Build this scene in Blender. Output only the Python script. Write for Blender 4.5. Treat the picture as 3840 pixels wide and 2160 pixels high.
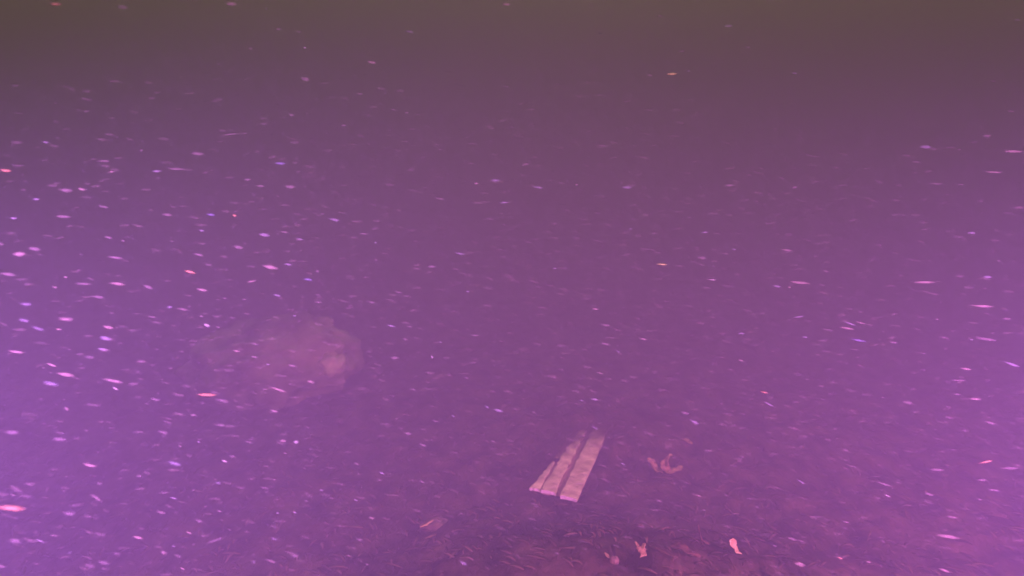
import bpy, bmesh, math, random
from mathutils import Vector, Matrix, noise

R = math.radians
for _o in list(bpy.data.objects):
    bpy.data.objects.remove(_o)
scene = bpy.context.scene
col = scene.collection

# ------------------------------------------------------------------ camera
CAM_LOC = Vector((0.0, 0.0, 0.85))
PITCH = R(-11.0)
cd = bpy.data.cameras.new('camera')
cam = bpy.data.objects.new('camera', cd)
col.objects.link(cam)
cam.location = CAM_LOC
cam.rotation_euler = (R(90) + PITCH, 0, 0)
cd.sensor_width = 36.0
cd.lens = 18.0 / math.tan(R(36.5))
cd.clip_start = 0.01
cd.clip_end = 400.0
cd.dof.use_dof = True
cd.dof.focus_distance = 1.25
cd.dof.aperture_fstop = 5.0
scene.camera = cam

# ------------------------------------------------------------------ sky and sun (a dull day above the water)
SUN_EL, SUN_AZ = R(58), R(20)
world = bpy.data.worlds.new('World')
scene.world = world
world.use_nodes = True
wn = world.node_tree.nodes
wl = world.node_tree.links
wn.clear()
sky = wn.new('ShaderNodeTexSky')
sky.sky_type = 'NISHITA'
sky.sun_disc = False
sky.sun_elevation = SUN_EL
sky.sun_rotation = SUN_AZ
sky.air_density = 1.6
sky.dust_density = 1.0
sky.ozone_density = 0.6
bg = wn.new('ShaderNodeBackground')
bg.inputs['Strength'].default_value = 0.135
wo = wn.new('ShaderNodeOutputWorld')
wl.new(sky.outputs[0], bg.inputs['Color'])
wl.new(bg.outputs[0], wo.inputs['Surface'])

sd = bpy.data.lights.new('sun', 'SUN')
sd.energy = 0.65
sd.angle = R(15)
sd.color = (1.0, 0.98, 0.95)
sun = bpy.data.objects.new('sun', sd)
col.objects.link(sun)
# the sun stands ahead of the camera, high up
sun_dir = Vector((math.sin(SUN_AZ) * math.cos(SUN_EL), math.cos(SUN_AZ) * math.cos(SUN_EL), math.sin(SUN_EL)))
sun.rotation_euler = (-sun_dir).to_track_quat('-Z', 'Y').to_euler()

# ------------------------------------------------------------------ render / exposure
vs = scene.view_settings
vs.view_transform = 'Standard'
vs.look = 'None'
vs.exposure = 0.0
vs.gamma = 1.0
vs.use_curve_mapping = False
scene.render.engine = 'CYCLES'
cy = scene.cycles
cy.use_denoising = True
cy.denoiser = 'OPENIMAGEDENOISE'
cy.denoising_input_passes = 'RGB_ALBEDO_NORMAL'
cy.max_bounces = 5
cy.diffuse_bounces = 2
cy.glossy_bounces = 1
cy.transmission_bounces = 2
cy.transparent_max_bounces = 12
cy.volume_bounces = 3
cy.sample_clamp_indirect = 4.0
cy.use_light_tree = True
cy.caustics_reflective = False
cy.caustics_refractive = False

# the two violet dive lights held either side of the camera, just outside the frame
LAMPS = [
    # name key, location, aim point, colour, watts, beam angle in degrees
    ('left', Vector((-1.004, -0.064, 0.65)), Vector((0.055, 1.604, 0.341)), (0.380, 0.122, 1.0), 880.0, 65.2),
    ('right', Vector((1.6, -0.08, 0.844)), Vector((0.56, 1.26, -0.216)), (0.368, 0.105, 1.0), 1950.0, 90.5),
]

# ------------------------------------------------------------------ helpers
def tag(o, label=None, category=None, group=None, kind=None):
    if label: o['label'] = label
    if category: o['category'] = category
    if group: o['group'] = group
    if kind: o['kind'] = kind
    return o

def link(name, me, mat=None, parent=None, loc=None, rot=None):
    o = bpy.data.objects.new(name, me)
    col.objects.link(o)
    if mat is not None and me is not None and not me.materials:
        me.materials.append(mat)
    if parent is not None: o.parent = parent
    if loc is not None: o.location = loc
    if rot is not None: o.rotation_euler = rot
    return o

def empty(name, loc, rz=0.0):
    o = bpy.data.objects.new(name, None)
    col.objects.link(o)
    o.location = loc
    o.rotation_euler = (0, 0, rz)
    o.empty_display_size = 0.05
    return o

def mesh_from(name, verts, faces, smooth=True):
    me = bpy.data.meshes.new(name)
    me.from_pydata([tuple(v) for v in verts], [], faces)
    me.validate()
    if smooth:
        for p in me.polygons: p.use_smooth = True
    me.update()
    return me

def new_mat(name):
    m = bpy.data.materials.new(name)
    m.use_nodes = True
    nt = m.node_tree
    b = nt.nodes['Principled BSDF']
    return m, nt, b

def noise_mat(name, c1, c2, scale, rough=0.9, detail=5.0, bump=0.0, bscale=None, stretch=None, c3=None, dist=0.0, silt=None):
    """base colour varied between c1 and c2 (and c3) by noise in object space, with fine relief"""
    m, nt, b = new_mat(name)
    tc = nt.nodes.new('ShaderNodeTexCoord')
    mp = nt.nodes.new('ShaderNodeMapping')
    nt.links.new(tc.outputs['Object'], mp.inputs['Vector'])
    if stretch: mp.inputs['Scale'].default_value = stretch
    n = nt.nodes.new('ShaderNodeTexNoise')
    n.inputs['Scale'].default_value = scale
    n.inputs['Detail'].default_value = detail
    n.inputs['Distortion'].default_value = dist
    nt.links.new(mp.outputs[0], n.inputs['Vector'])
    r = nt.nodes.new('ShaderNodeValToRGB')
    r.color_ramp.elements[0].position = 0.32
    r.color_ramp.elements[1].position = 0.68
    r.color_ramp.elements[0].color = (*c1, 1)
    r.color_ramp.elements[1].color = (*c2, 1)
    if c3:
        e = r.color_ramp.elements.new(0.8); e.color = (*c3, 1)
    nt.links.new(n.outputs['Fac'], r.inputs['Fac'])
    last = r.outputs['Color']
    if silt:
        # colour turns dark brown towards the far end, with a ragged edge
        sx = nt.nodes.new('ShaderNodeSeparateXYZ')
        nt.links.new(tc.outputs['Object'], sx.inputs[0])
        ns = nt.nodes.new('ShaderNodeTexNoise')
        ns.inputs['Scale'].default_value = 28.0
        nt.links.new(tc.outputs['Object'], ns.inputs['Vector'])
        ad = nt.nodes.new('ShaderNodeMath'); ad.operation = 'MULTIPLY_ADD'
        nt.links.new(ns.outputs['Fac'], ad.inputs[0])
        ad.inputs[1].default_value = 0.16
        nt.links.new(sx.outputs['Y'], ad.inputs[2])
        # the dark brown reaches further in along both edges
        q1 = nt.nodes.new('ShaderNodeMath'); q1.operation = 'SUBTRACT'
        nt.links.new(sx.outputs['X'], q1.inputs[0]); q1.inputs[1].default_value = 0.030
        q2 = nt.nodes.new('ShaderNodeMath'); q2.operation = 'MULTIPLY'
        nt.links.new(q1.outputs[0], q2.inputs[0]); nt.links.new(q1.outputs[0], q2.inputs[1])
        q3 = nt.nodes.new('ShaderNodeMath'); q3.operation = 'MULTIPLY_ADD'
        nt.links.new(q2.outputs[0], q3.inputs[0]); q3.inputs[1].default_value = 22.0
        nt.links.new(ad.outputs[0], q3.inputs[2])
        ad = q3
        mr = nt.nodes.new('ShaderNodeMapRange')
        mr.inputs['From Min'].default_value = silt[0] + 0.08
        mr.inputs['From Max'].default_value = silt[1] + 0.08
        nt.links.new(ad.outputs[0], mr.inputs['Value'])
        mx = nt.nodes.new('ShaderNodeMix'); mx.data_type = 'RGBA'
        nt.links.new(mr.outputs[0], mx.inputs['Factor'])
        nt.links.new(last, mx.inputs['A'])
        mx.inputs['B'].default_value = (0.075, 0.046, 0.020, 1)
        last = mx.outputs['Result']
    nt.links.new(last, b.inputs['Base Color'])
    b.inputs['Roughness'].default_value = rough
    b.inputs['Specular IOR Level'].default_value = 0.05
    if bump > 0:
        n2 = nt.nodes.new('ShaderNodeTexNoise')
        n2.inputs['Scale'].default_value = bscale or scale * 4
        n2.inputs['Detail'].default_value = 6
        nt.links.new(mp.outputs[0], n2.inputs['Vector'])
        bp = nt.nodes.new('ShaderNodeBump')
        bp.inputs['Strength'].default_value = bump
        bp.inputs['Distance'].default_value = 0.01
        nt.links.new(n2.outputs['Fac'], bp.inputs['Height'])
        nt.links.new(bp.outputs[0], b.inputs['Normal'])
    return m

# ------------------------------------------------------------------ materials
M_MUD = noise_mat('mud', (0.014, 0.009, 0.003), (0.125, 0.082, 0.028), 16.0, bump=0.9, bscale=60, c3=(0.22, 0.150, 0.052), detail=8.0, stretch=(1.0, 0.7, 1.0))
M_ROCK = noise_mat('rock', (0.14, 0.13, 0.050), (0.50, 0.48, 0.19), 9.0, bump=0.9, bscale=35, detail=8.0, c3=(0.70, 0.67, 0.28))
M_WOOD = noise_mat('pale_wood', (0.40, 0.36, 0.10), (0.90, 0.88, 0.27), 24.0, bump=0.5, bscale=90, stretch=(0.8, 1.3, 0.8), silt=(0.20, 0.345))
M_WOOD_DARK = noise_mat('silted_wood', (0.26, 0.175, 0.07), (0.42, 0.29, 0.12), 14.0, bump=0.6, bscale=80, stretch=(3, 0.8, 3), silt=(0.20, 0.345))
M_WOOD_END = noise_mat('broken_wood_end', (0.74, 0.60, 0.34), (0.88, 0.74, 0.46), 60.0, bump=0.5, bscale=160)
M_LEAF = noise_mat('dead_leaf', (0.13, 0.080, 0.022), (0.58, 0.42, 0.11), 75.0, bump=0.5, bscale=160)
M_LEAF_PALE = noise_mat('bleached_leaf', (0.52, 0.34, 0.08), (0.92, 0.72, 0.22), 70.0, bump=0.5, bscale=160)
M_LEAF_DULL = noise_mat('rotting_leaf', (0.05, 0.028, 0.010), (0.22, 0.125, 0.045), 70.0, bump=0.4, bscale=140)
M_PEBBLE = noise_mat('pebble', (0.10, 0.065, 0.028), (0.30, 0.20, 0.085), 90.0, bump=0.4, bscale=120)
M_FIBRE = noise_mat('plant_fibre', (0.024, 0.015, 0.005), (0.165, 0.110, 0.037), 14.0)
M_STONE_L = noise_mat('silted_stone', (0.07, 0.046, 0.018), (0.32, 0.23, 0.085), 34.0, bump=0.7, bscale=60)

# ------------------------------------------------------------------ the bed: one sheet to the limit of sight and beyond
def bed_z(x, y):
    p = Vector((x, y, 0))
    z = 0.030 * noise.noise(p * 1.3 + Vector((3.1, 0.7, 0)))
    z += 0.165 * math.exp(-((x - 0.18) / 0.46) ** 2 - ((y - 1.08) / 0.27) ** 2)      # a low mound of weed close to the camera
    z += 0.050 * math.exp(-((x - 0.27) / 0.22) ** 2 - ((y - 2.02) / 0.20) ** 2)      # silt heaped under the far end of the board
    z += 0.014 * noise.noise(p * 4.2 + Vector((7.7, 2.2, 1)))
    z += 0.007 * noise.noise(p * 13.0)
    if abs(x) < 2.2 and 0.6 < y < 4:
        z += 0.015 * noise.noise(p * 8.5 + Vector((0, 5, 2))) + 0.010 * noise.noise(p * 19.0 + Vector((4, 0, 7)))
        z += 0.004 * noise.noise(p * 34.0) + 0.0025 * noise.noise(p * 80.0)
    return z

def axis(a, b, lo, hi, n_in, n_out):
    out = [lo + (a - lo) * (1 - ((n_out - i) / n_out) ** 0.0) for i in range(0)]
    left = [a - (a - lo) * (i / n_out) ** 2.2 for i in range(n_out, 0, -1)]
    mid = [a + (b - a) * i / n_in for i in range(n_in + 1)]
    right = [b + (hi - b) * (i / n_out) ** 2.2 for i in range(1, n_out + 1)]
    return left + mid + right

xs = axis(-1.9, 1.9, -60, 60, 240, 22)
ys = axis(0.75, 3.2, -40, 90, 170, 22)
bv = [(x, y, bed_z(x, y)) for y in ys for x in xs]
nx = len(xs)
bf = [(j * nx + i, j * nx + i + 1, (j + 1) * nx + i + 1, (j + 1) * nx + i) for j in range(len(ys) - 1) for i in range(nx - 1)]
bed = link('lake_bed', mesh_from('lake_bed', bv, bf), M_MUD)
tag(bed, 'dark silty lake bed fading into murky water', kind='structure')

# ------------------------------------------------------------------ the murky water (one closed box of even density)
def build_water():
    bm = bmesh.new()
    bmesh.ops.create_cube(bm, size=1.0)
    me = bpy.data.meshes.new('haze')
    bm.to_mesh(me); bm.free()
    o = link('haze', me)
    x0, x1, y0, y1, z0, z1 = -61.0, 61.0, -41.0, 91.0, -1.2, WATER_TOP
    o.scale = (x1 - x0, y1 - y0, z1 - z0)
    o.location = ((x0 + x1) / 2, (y0 + y1) / 2, (z0 + z1) / 2)
    m = bpy.data.materials.new('murky_water'); m.use_nodes = True
    nt = m.node_tree; nt.nodes.clear()
    out = nt.nodes.new('ShaderNodeOutputMaterial')
    pv = nt.nodes.new('ShaderNodeVolumePrincipled')
    pv.inputs['Color'].default_value = (*WATER_COLOR, 1)
    pv.inputs['Absorption Color'].default_value = (*WATER_ABSORB, 1)
    pv.inputs['Density'].default_value = WATER_DENSITY
    pv.inputs['Anisotropy'].default_value = WATER_ANISO
    nt.links.new(pv.outputs[0], out.inputs['Volume'])
    me.materials.append(m)
    tag(o, 'cloudy purple lit water full of fine silt', kind='stuff')
    return o

WATER_TOP = 2.9
WATER_DENSITY = 0.58
WATER_COLOR = (0.345, 0.31, 0.295)
WATER_ABSORB = (0.225, 0.14, 0.0)      # tea stained water: blue is swallowed first
WATER_ANISO = 0.0
build_water()

# ------------------------------------------------------------------ dive lights (their glow comes in from both sides)
def lathe(profile, n=20):
    """profile of (radius, z): a closed solid of revolution about z"""
    v, f = [], []
    for r, z in profile:
        for k in range(n):
            a = 2 * math.pi * k / n
            v.append((r * math.cos(a), r * math.sin(a), z))
    for i in range(len(profile) - 1):
        for k in range(n):
            k2 = (k + 1) % n
            f.append((i * n + k, i * n + k2, (i + 1) * n + k2, (i + 1) * n + k))
    f.append(tuple(range(n - 1, -1, -1)))
    m = (len(profile) - 1) * n
    f.append(tuple(range(m, m + n)))
    return v, f

def dive_light(key, loc, aim, color, watts, beam):
    t = empty('dive_light', loc)
    t.rotation_euler = (aim - loc).to_track_quat('-Z', 'Y').to_euler()
    black = noise_mat('black_housing', (0.012, 0.012, 0.013), (0.02, 0.02, 0.022), 40, rough=0.5)
    v, f = lathe([(0.018, 0.19), (0.021, 0.185), (0.021, 0.075), (0.026, 0.07), (0.026, 0.06), (0.034, 0.045), (0.034, 0.012), (0.030, 0.010)])
    link('housing', mesh_from('housing', v, f, False), black, t)
    v, f = lathe([(0.028, 0.0135), (0.028, 0.0105), (0.027, 0.0102)])
    lens, nt, b = new_mat('lamp_lens')
    b.inputs['Base Color'].default_value = (0.8, 0.8, 0.85, 1)
    b.inputs['Emission Color'].default_value = (*color, 1)
    b.inputs['Emission Strength'].default_value = 1.0
    link('lens', mesh_from('lens', v, f, False), lens, t)
    v, f = lathe([(0.006, 0.155), (0.006, 0.11)])
    link('switch', mesh_from('switch', [(p[0] + 0.023, p[1], p[2]) for p in v], f, False), black, t)
    tag(t, 'violet dive light just outside the %s of the view' % key, 'dive light', 'pair of violet dive lights')
    ld = bpy.data.lights.new('lamp_' + key, 'SPOT')
    ld.energy = watts
    ld.color = color
    ld.spot_size = R(beam)
    ld.spot_blend = 1.0
    ld.shadow_soft_size = 0.025
    lo = bpy.data.objects.new('lamp_' + key, ld)
    col.objects.link(lo)
    lo.parent = t
    lo.location = (0, 0, -0.02)
    return lo

for a in LAMPS:
    dive_light(*a)

# ------------------------------------------------------------------ boulder
def boulder_mesh(name, sx, sy, sz, seed, lev=5, rough=0.16):
    bm = bmesh.new()
    bmesh.ops.create_icosphere(bm, subdivisions=lev, radius=1.0)
    off = Vector((seed * 3.17, seed * 1.31, seed * 0.77))
    for v in bm.verts:
        d = v.co.normalized()
        # a few broad facets, then lumps and pits
        s = 1.0
        for q, (nrm, lim) in enumerate(FACETS):
            k = d.dot(nrm)
            if k > 0.05: s = min(s, lim / k)
        s += rough * noise.noise(d * 1.7 + off) + rough * 0.5 * noise.noise(d * 4.1 + off) + rough * 0.22 * noise.noise(d * 11 + off)
        v.co = Vector((d.x * sx, d.y * sy, d.z * sz)) * s
    me = bpy.data.meshes.new(name)
    bm.to_mesh(me); bm.free()
    for p in me.polygons: p.use_smooth = True
    return me

FACETS = [(Vector((-0.5, -0.3, 0.8)).normalized(), 0.93), (Vector((0.75, -0.2, 0.62)).normalized(), 0.92), (Vector((0.2, -0.95, 0.2)).normalized(), 0.93)]
bo = link('boulder', boulder_mesh('boulder', 0.295, 0.23, 0.170, 4, 5, 0.24), M_ROCK, None, (-0.872, 2.42, 0.098), (0.0, R(-7), R(8)))
tag(bo, 'large rounded boulder looming dimly out of the murk on the left', 'boulder')
nb = boulder_mesh('nub', 0.052, 0.055, 0.048, 9, 4, 0.4)
nub = link('nub', nb, noise_mat('lit_tip_rock', (0.48, 0.46, 0.17), (0.84, 0.82, 0.33), 16, bump=0.6, bscale=60), bo, (0.222, -0.125, 0.0))  # paler than the boulder: the lamplit right tip is put into the colour
nub['label'] = 'pale yellowish knob, painted as the lit right tip of the boulder'

# ------------------------------------------------------------------ broken board
def slab(x0, x1, y0, y1, z0, z1, nxs, nys, jag_near=0.0, jag_far=0.0, jag_left=0.0, jag_right=0.0, seed=0, warp=0.0, taper=0.0):
    """a split length of wood along y with ragged edges, closed; top faces index 0, end faces index 1"""
    rnd = random.Random(seed)
    def top(i, j):
        u, w = i / nxs, j / nys
        yn = y0 + jag_near * jn[i]
        yf = y1 + jag_far * jf[i]
        xl = x0 + jag_left * jl[j] + taper * w
        xr = x1 + jag_right * jr[j]
        return xl + (xr - xl) * u, yn + (yf - yn) * w
    jn = [rnd.uniform(-1, 1) for _ in range(nxs + 1)]
    jf = [rnd.uniform(-1, 1) for _ in range(nxs + 1)]
    jl = [rnd.uniform(-1, 1) for _ in range(nys + 1)]
    jr = [rnd.uniform(-1, 1) for _ in range(nys + 1)]
    v, f, mi = [], [], []
    for lay, z in ((0, z1), (1, z0)):
        for j in range(nys + 1):
            for i in range(nxs + 1):
                x, y = top(i, j)
                zz = z + (warp * noise.noise(Vector((x * 25, y * 9, seed))) if lay == 0 else 0)
                if lay == 0 and (i in (0, nxs)): zz -= 0.0012
                v.append((x, y, zz))
    n1 = (nxs + 1) * (nys + 1)
    idx = lambda l, i, j: l * n1 + j * (nxs + 1) + i
    for j in range(nys):
        for i in range(nxs):
            f.append((idx(0, i, j), idx(0, i + 1, j), idx(0, i + 1, j + 1), idx(0, i, j + 1))); mi.append(0)
            f.append((idx(1, i, j), idx(1, i, j + 1), idx(1, i + 1, j + 1), idx(1, i + 1, j))); mi.append(0)
    for i in range(nxs):
        f.append((idx(1, i, 0), idx(1, i + 1, 0), idx(0, i + 1, 0), idx(0, i, 0))); mi.append(1)
        f.append((idx(0, i, nys), idx(0, i + 1, nys), idx(1, i + 1, nys), idx(1, i, nys))); mi.append(1)
    for j in range(nys):
        f.append((idx(0, 0, j), idx(0, 0, j + 1), idx(1, 0, j + 1), idx(1, 0, j))); mi.append(0)
        f.append((idx(1, nxs, j), idx(1, nxs, j + 1), idx(0, nxs, j + 1), idx(0, nxs, j))); mi.append(0)
    return v, f, mi

def wood_part(name, parent, args, mats, **kw):
    v, f, mi = slab(*args, **kw)
    me = mesh_from(name, v, f, False)
    for m in mats: me.materials.append(m)
    for p, k in zip(me.polygons, mi): p.material_index = k
    return link(name, me, None, parent)

board = empty('broken_board', (0.104, 1.568, bed_z(0.104, 1.568) + 0.011))
board.rotation_euler = (R(6.5), R(1.5), R(-19.5))
W, WE, WD = M_WOOD, M_WOOD_END, M_WOOD_DARK
wood_part('backing', board, (-0.056, 0.050, 0.006, 0.375, -0.010, -0.0008, 8, 16), (WD, WD), jag_near=0.003, seed=2, warp=0.0015, taper=0.022)
o = wood_part('slat', board, (0.0165, 0.0590, -0.008, 0.352, -0.005, 0.0042, 6, 24), (W, WE), jag_near=0.0014, jag_far=0.012, jag_left=0.0022, jag_right=0.0010, seed=3, warp=0.004)
o['label'] = 'straight right slat with a bright broken end'
o = wood_part('slat', board, (-0.0350, 0.0010, 0.000, 0.36, -0.005, 0.0034, 6, 24), (W, WE), jag_near=0.0022, jag_far=0.014, jag_left=0.0026, jag_right=0.0030, seed=5, warp=0.004, taper=0.016)
o['label'] = 'middle slat beside the dark groove'
o = wood_part('splinter', board, (-0.0640, -0.0385, 0.004, 0.160, -0.005, 0.0026, 6, 14), (W, WE), jag_near=0.0034, jag_far=0.006, jag_left=0.0024, jag_right=0.0016, seed=7, warp=0.004, taper=0.024)
o['label'] = 'tapering split strip along the left edge'
bm = bmesh.new(); bmesh.ops.create_icosphere(bm, subdivisions=2, radius=1.0)
for v in bm.verts: v.co = Vector((v.co.x * 0.0085, v.co.y * 0.007, v.co.z * 0.003)) * (1 + 0.35 * noise.noise(v.co * 2.1))
me = bpy.data.meshes.new('knot'); bm.to_mesh(me); bm.free()
o = link('knot', me, noise_mat('dark_knot', (0.02, 0.014, 0.010), (0.05, 0.035, 0.025), 60), board, (-0.037, 0.142, 0.0048))
o['label'] = 'dark knot hole where the split strip ends'
tag(board, 'broken pale wooden board with a dark lengthwise groove lying on the bed', 'board')

# ------------------------------------------------------------------ leaves, chips and pebbles on the bed
def ribbon(points, widths, thick=0.0014, curl=0.0, m=4, rag=0.0):
    """a leaf lobe: a strip along points, cupped across its width, with thickness"""
    v, f = [], []
    n = len(points)
    rows = []
    for k in range(n):
        p = Vector(points[k])
        t = Vector(points[min(k + 1, n - 1)]) - Vector(points[max(k - 1, 0)])
        t.normalize()
        side = t.cross(Vector((0, 0, 1)))
        if side.length < 1e-4: side = Vector((1, 0, 0))
        side.normalize()
        nrm = side.cross(t).normalized()
        row = []
        for i in range(m + 1):
            s = (i / m) * 2 - 1
            rg = 1.0 + (rag * noise.noise((p + side * s * widths[k]) * 140.0 + Vector((k * 0.37, i, 0))) if rag else 0.0)
            row.append((p + side * s * widths[k] * rg + nrm * (rag * 0.4 * widths[k] * noise.noise(p * 90.0 + side * s)) + nrm * (curl * widths[k] * s * s), nrm))
        rows.append(row)
    for lay in (0, 1):
        for row in rows:
            for q, nrm in row:
                v.append(q + nrm * (thick / 2 if lay == 0 else -thick / 2))
    n1 = n * (m + 1)
    ix = lambda l, k, i: l * n1 + k * (m + 1) + i
    for k in range(n - 1):
        for i in range(m):
            f.append((ix(0, k, i), ix(0, k, i + 1), ix(0, k + 1, i + 1), ix(0, k + 1, i)))
            f.append((ix(1, k, i), ix(1, k + 1, i), ix(1, k + 1, i + 1), ix(1, k, i + 1)))
        f.append((ix(0, k, 0), ix(0, k + 1, 0), ix(1, k + 1, 0), ix(1, k, 0)))
        f.append((ix(0, k, m), ix(1, k, m), ix(1, k + 1, m), ix(0, k + 1, m)))
    for i in range(m):
        f.append((ix(0, 0, i), ix(1, 0, i), ix(1, 0, i + 1), ix(0, 0, i + 1)))
        f.append((ix(0, n - 1, i), ix(0, n - 1, i + 1), ix(1, n - 1, i + 1), ix(1, n - 1, i)))
    return v, f

def leaf_thing(name, loc, lobes, label, category='leaf', group=None, rz=0.0, size=1.0):
    """a dead leaf; lobes: (part name, points, widths, curl, material)"""
    t = empty(name, Vector((loc[0], loc[1], bed_z(loc[0], loc[1]) + loc[2])), rz)
    for pn, pts, wd, curl, mat in lobes:
        # finer stations along the lobe, so that its torn edge can wander
        P2, W2 = [], []
        for k in range(len(pts) - 1):
            for q in range(3):
                t_ = q / 3
                P2.append(Vector(pts[k]).lerp(Vector(pts[k + 1]), t_))
                W2.append(wd[k] + (wd[k + 1] - wd[k]) * t_)
        P2.append(Vector(pts[-1])); W2.append(wd[-1])
        v, f = ribbon([p * size for p in P2], [w * size for w in W2], curl=curl, rag=0.7)
        link(pn, mesh_from(pn, v, f), mat, t)
    return tag(t, label, category, group)

# the torn leaf right of the board: an upcurled left lobe, a hooked middle lobe and a flat right lobe
leaf_thing('curled_leaf', (0.412, 1.728, 0.004), [
    ('lobe', [(-0.047, 0.014, 0.036), (-0.041, 0.010, 0.027), (-0.033, 0.006, 0.015), (-0.022, 0.001, 0.006), (-0.008, -0.001, 0.001)],
     [0.004, 0.014, 0.016, 0.013, 0.006], 0.5, M_LEAF),
    ('lobe', [(0.013, 0.016, 0.042), (0.007, 0.013, 0.037), (0.002, 0.010, 0.028), (0.000, 0.006, 0.016), (0.003, 0.001, 0.005), (0.010, -0.003, 0.001)],
     [0.0025, 0.005, 0.009, 0.014, 0.015, 0.010], 0.5, M_LEAF),
    ('lobe', [(0.008, -0.002, 0.001), (0.020, 0.0, 0.004), (0.032, 0.003, 0.006), (0.042, 0.006, 0.011), (0.047, 0.008, 0.015)],
     [0.010, 0.011, 0.009, 0.008, 0.003], 0.4, M_LEAF),
    ('curled_tip', [(0.010, 0.013, 0.045), (0.014, 0.012, 0.0465), (0.019, 0.011, 0.046)], [0.003, 0.004, 0.001], 0.3, M_LEAF_PALE),
], 'torn brown leaf curled up in points on the bed right of the board')

leaf_thing('folded_leaf', (0.421, 1.194, 0.003), [
    ('blade', [(-0.006, 0.006, 0.029), (-0.004, 0.003, 0.022), (-0.001, 0.0, 0.013), (0.004, -0.002, 0.005), (0.008, -0.004, 0.001)],
     [0.008, 0.0115, 0.0115, 0.010, 0.004], 0.3, M_LEAF_PALE),
    ('stalk', [(0.005, -0.003, 0.004), (0.010, -0.005, 0.002), (0.016, -0.007, 0.0)], [0.004, 0.003, 0.0008], 0.2, M_LEAF_PALE),
], 'small bright orange leaf standing on edge near the bottom right', size=0.84)

leaf_thing('forked_leaf', (0.220, 1.076, 0.003), [
    ('blade', [(0.004, -0.004, 0.0), (0.002, 0.0, 0.008), (0.001, 0.002, 0.015), (0.001, 0.003, 0.019)], [0.010, 0.008, 0.010, 0.006], 0.5, M_LEAF),
    ('point', [(-0.004, 0.003, 0.016), (-0.008, 0.004, 0.022), (-0.011, 0.005, 0.028)], [0.006, 0.004, 0.001], 0.4, M_LEAF),
    ('point', [(0.006, 0.003, 0.016), (0.009, 0.004, 0.022), (0.010, 0.005, 0.025)], [0.006, 0.004, 0.001], 0.4, M_LEAF),
], 'reddish leaf with two upright points at the bottom centre right', size=0.84)

leaf_thing('leaf_scrap', (0.515, 1.913, 0.002), [
    ('blade', [(-0.018, 0.006, 0.012), (-0.008, 0.002, 0.007), (0.004, -0.001, 0.004), (0.016, -0.004, 0.0)], [0.003, 0.010, 0.011, 0.004], 0.4, M_LEAF),
], 'faint reddish leaf scrap on the bed beyond the curled leaf')

leaf_thing('rotting_leaf', (0.308, 1.116, 0.002), [
    ('blade', [(-0.030, 0.012, 0.010), (-0.016, 0.007, 0.011), (0.002, 0.0, 0.006), (0.014, -0.002, 0.004)], [0.004, 0.012, 0.011, 0.004], 0.5, M_LEAF_DULL),
    ('torn_half', [(0.006, -0.002, 0.004), (0.018, -0.008, 0.003), (0.030, -0.010, 0.001)], [0.003, 0.008, 0.002], 0.4, M_LEAF_DULL),
], 'dull brown leaf lying flat between the two bright leaves', size=0.84)

leaf_thing('leaf_chip', (0.161, 1.067, 0.002), [
    ('blade', [(-0.005, 0.004, 0.007), (0.0, 0.0, 0.004), (0.005, -0.004, 0.0)], [0.001, 0.004, 0.002], 0.2, M_LEAF),
], 'tiny pale leaf chip just left of the round pebble', size=0.84)

def pebble(loc, s, seed, mat, label, name='pebble', rz=0.0):
    me = boulder_mesh(name, s[0], s[1], s[2], seed, 3, 0.2)
    o = link(name, me, mat, None, (loc[0], loc[1], bed_z(loc[0], loc[1]) + s[2] * 0.45), (0, 0, rz))
    return tag(o, label, 'stone')
pebble((0.173, 1.060), (0.0085, 0.0085, 0.007), 2, M_PEBBLE, 'small round tan pebble at the bottom edge')
pebble((-0.175, 1.452), (0.034, 0.024, 0.014), 6, M_STONE_L, 'low silted stone on the bed left of the board', 'silted_stone', R(10))
leaf_thing('pale_sliver', (-0.191, 1.422, 0.018), [
    ('blade', [(-0.014, -0.006, 0.0), (0.0, 0.0, 0.003), (0.014, 0.007, 0.010)], [0.001, 0.003, 0.001], 0.2, M_LEAF_PALE),
], 'pale slanting sliver resting against the low silted stone', 'plant debris')
leaf_thing('pale_sliver', (-0.178, 1.384, 0.004), [
    ('blade', [(-0.012, -0.004, 0.0), (0.0, 0.0, 0.003), (0.012, 0.003, 0.005)], [0.001, 0.0025, 0.001], 0.2, M_LEAF),
], 'short pale sliver on the bed in front of the low silted stone', 'plant debris')
leaf_thing('weed_sprig', (0.362, 1.210, 0.0), [
    ('stem', [(0.006, 0.0, 0.0), (0.001, 0.002, 0.014), (-0.004, 0.004, 0.030), (-0.006, 0.006, 0.045)], [0.005, 0.003, 0.002, 0.001], 0.1, M_LEAF_DULL),
    ('leaflet', [(0.003, 0.0, 0.008), (0.011, -0.002, 0.006), (0.018, -0.004, 0.001)], [0.002, 0.005, 0.001], 0.2, M_LEAF_DULL),
], 'thin upright weed sprig left of the bright orange leaf', 'weed', size=0.84)

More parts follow.
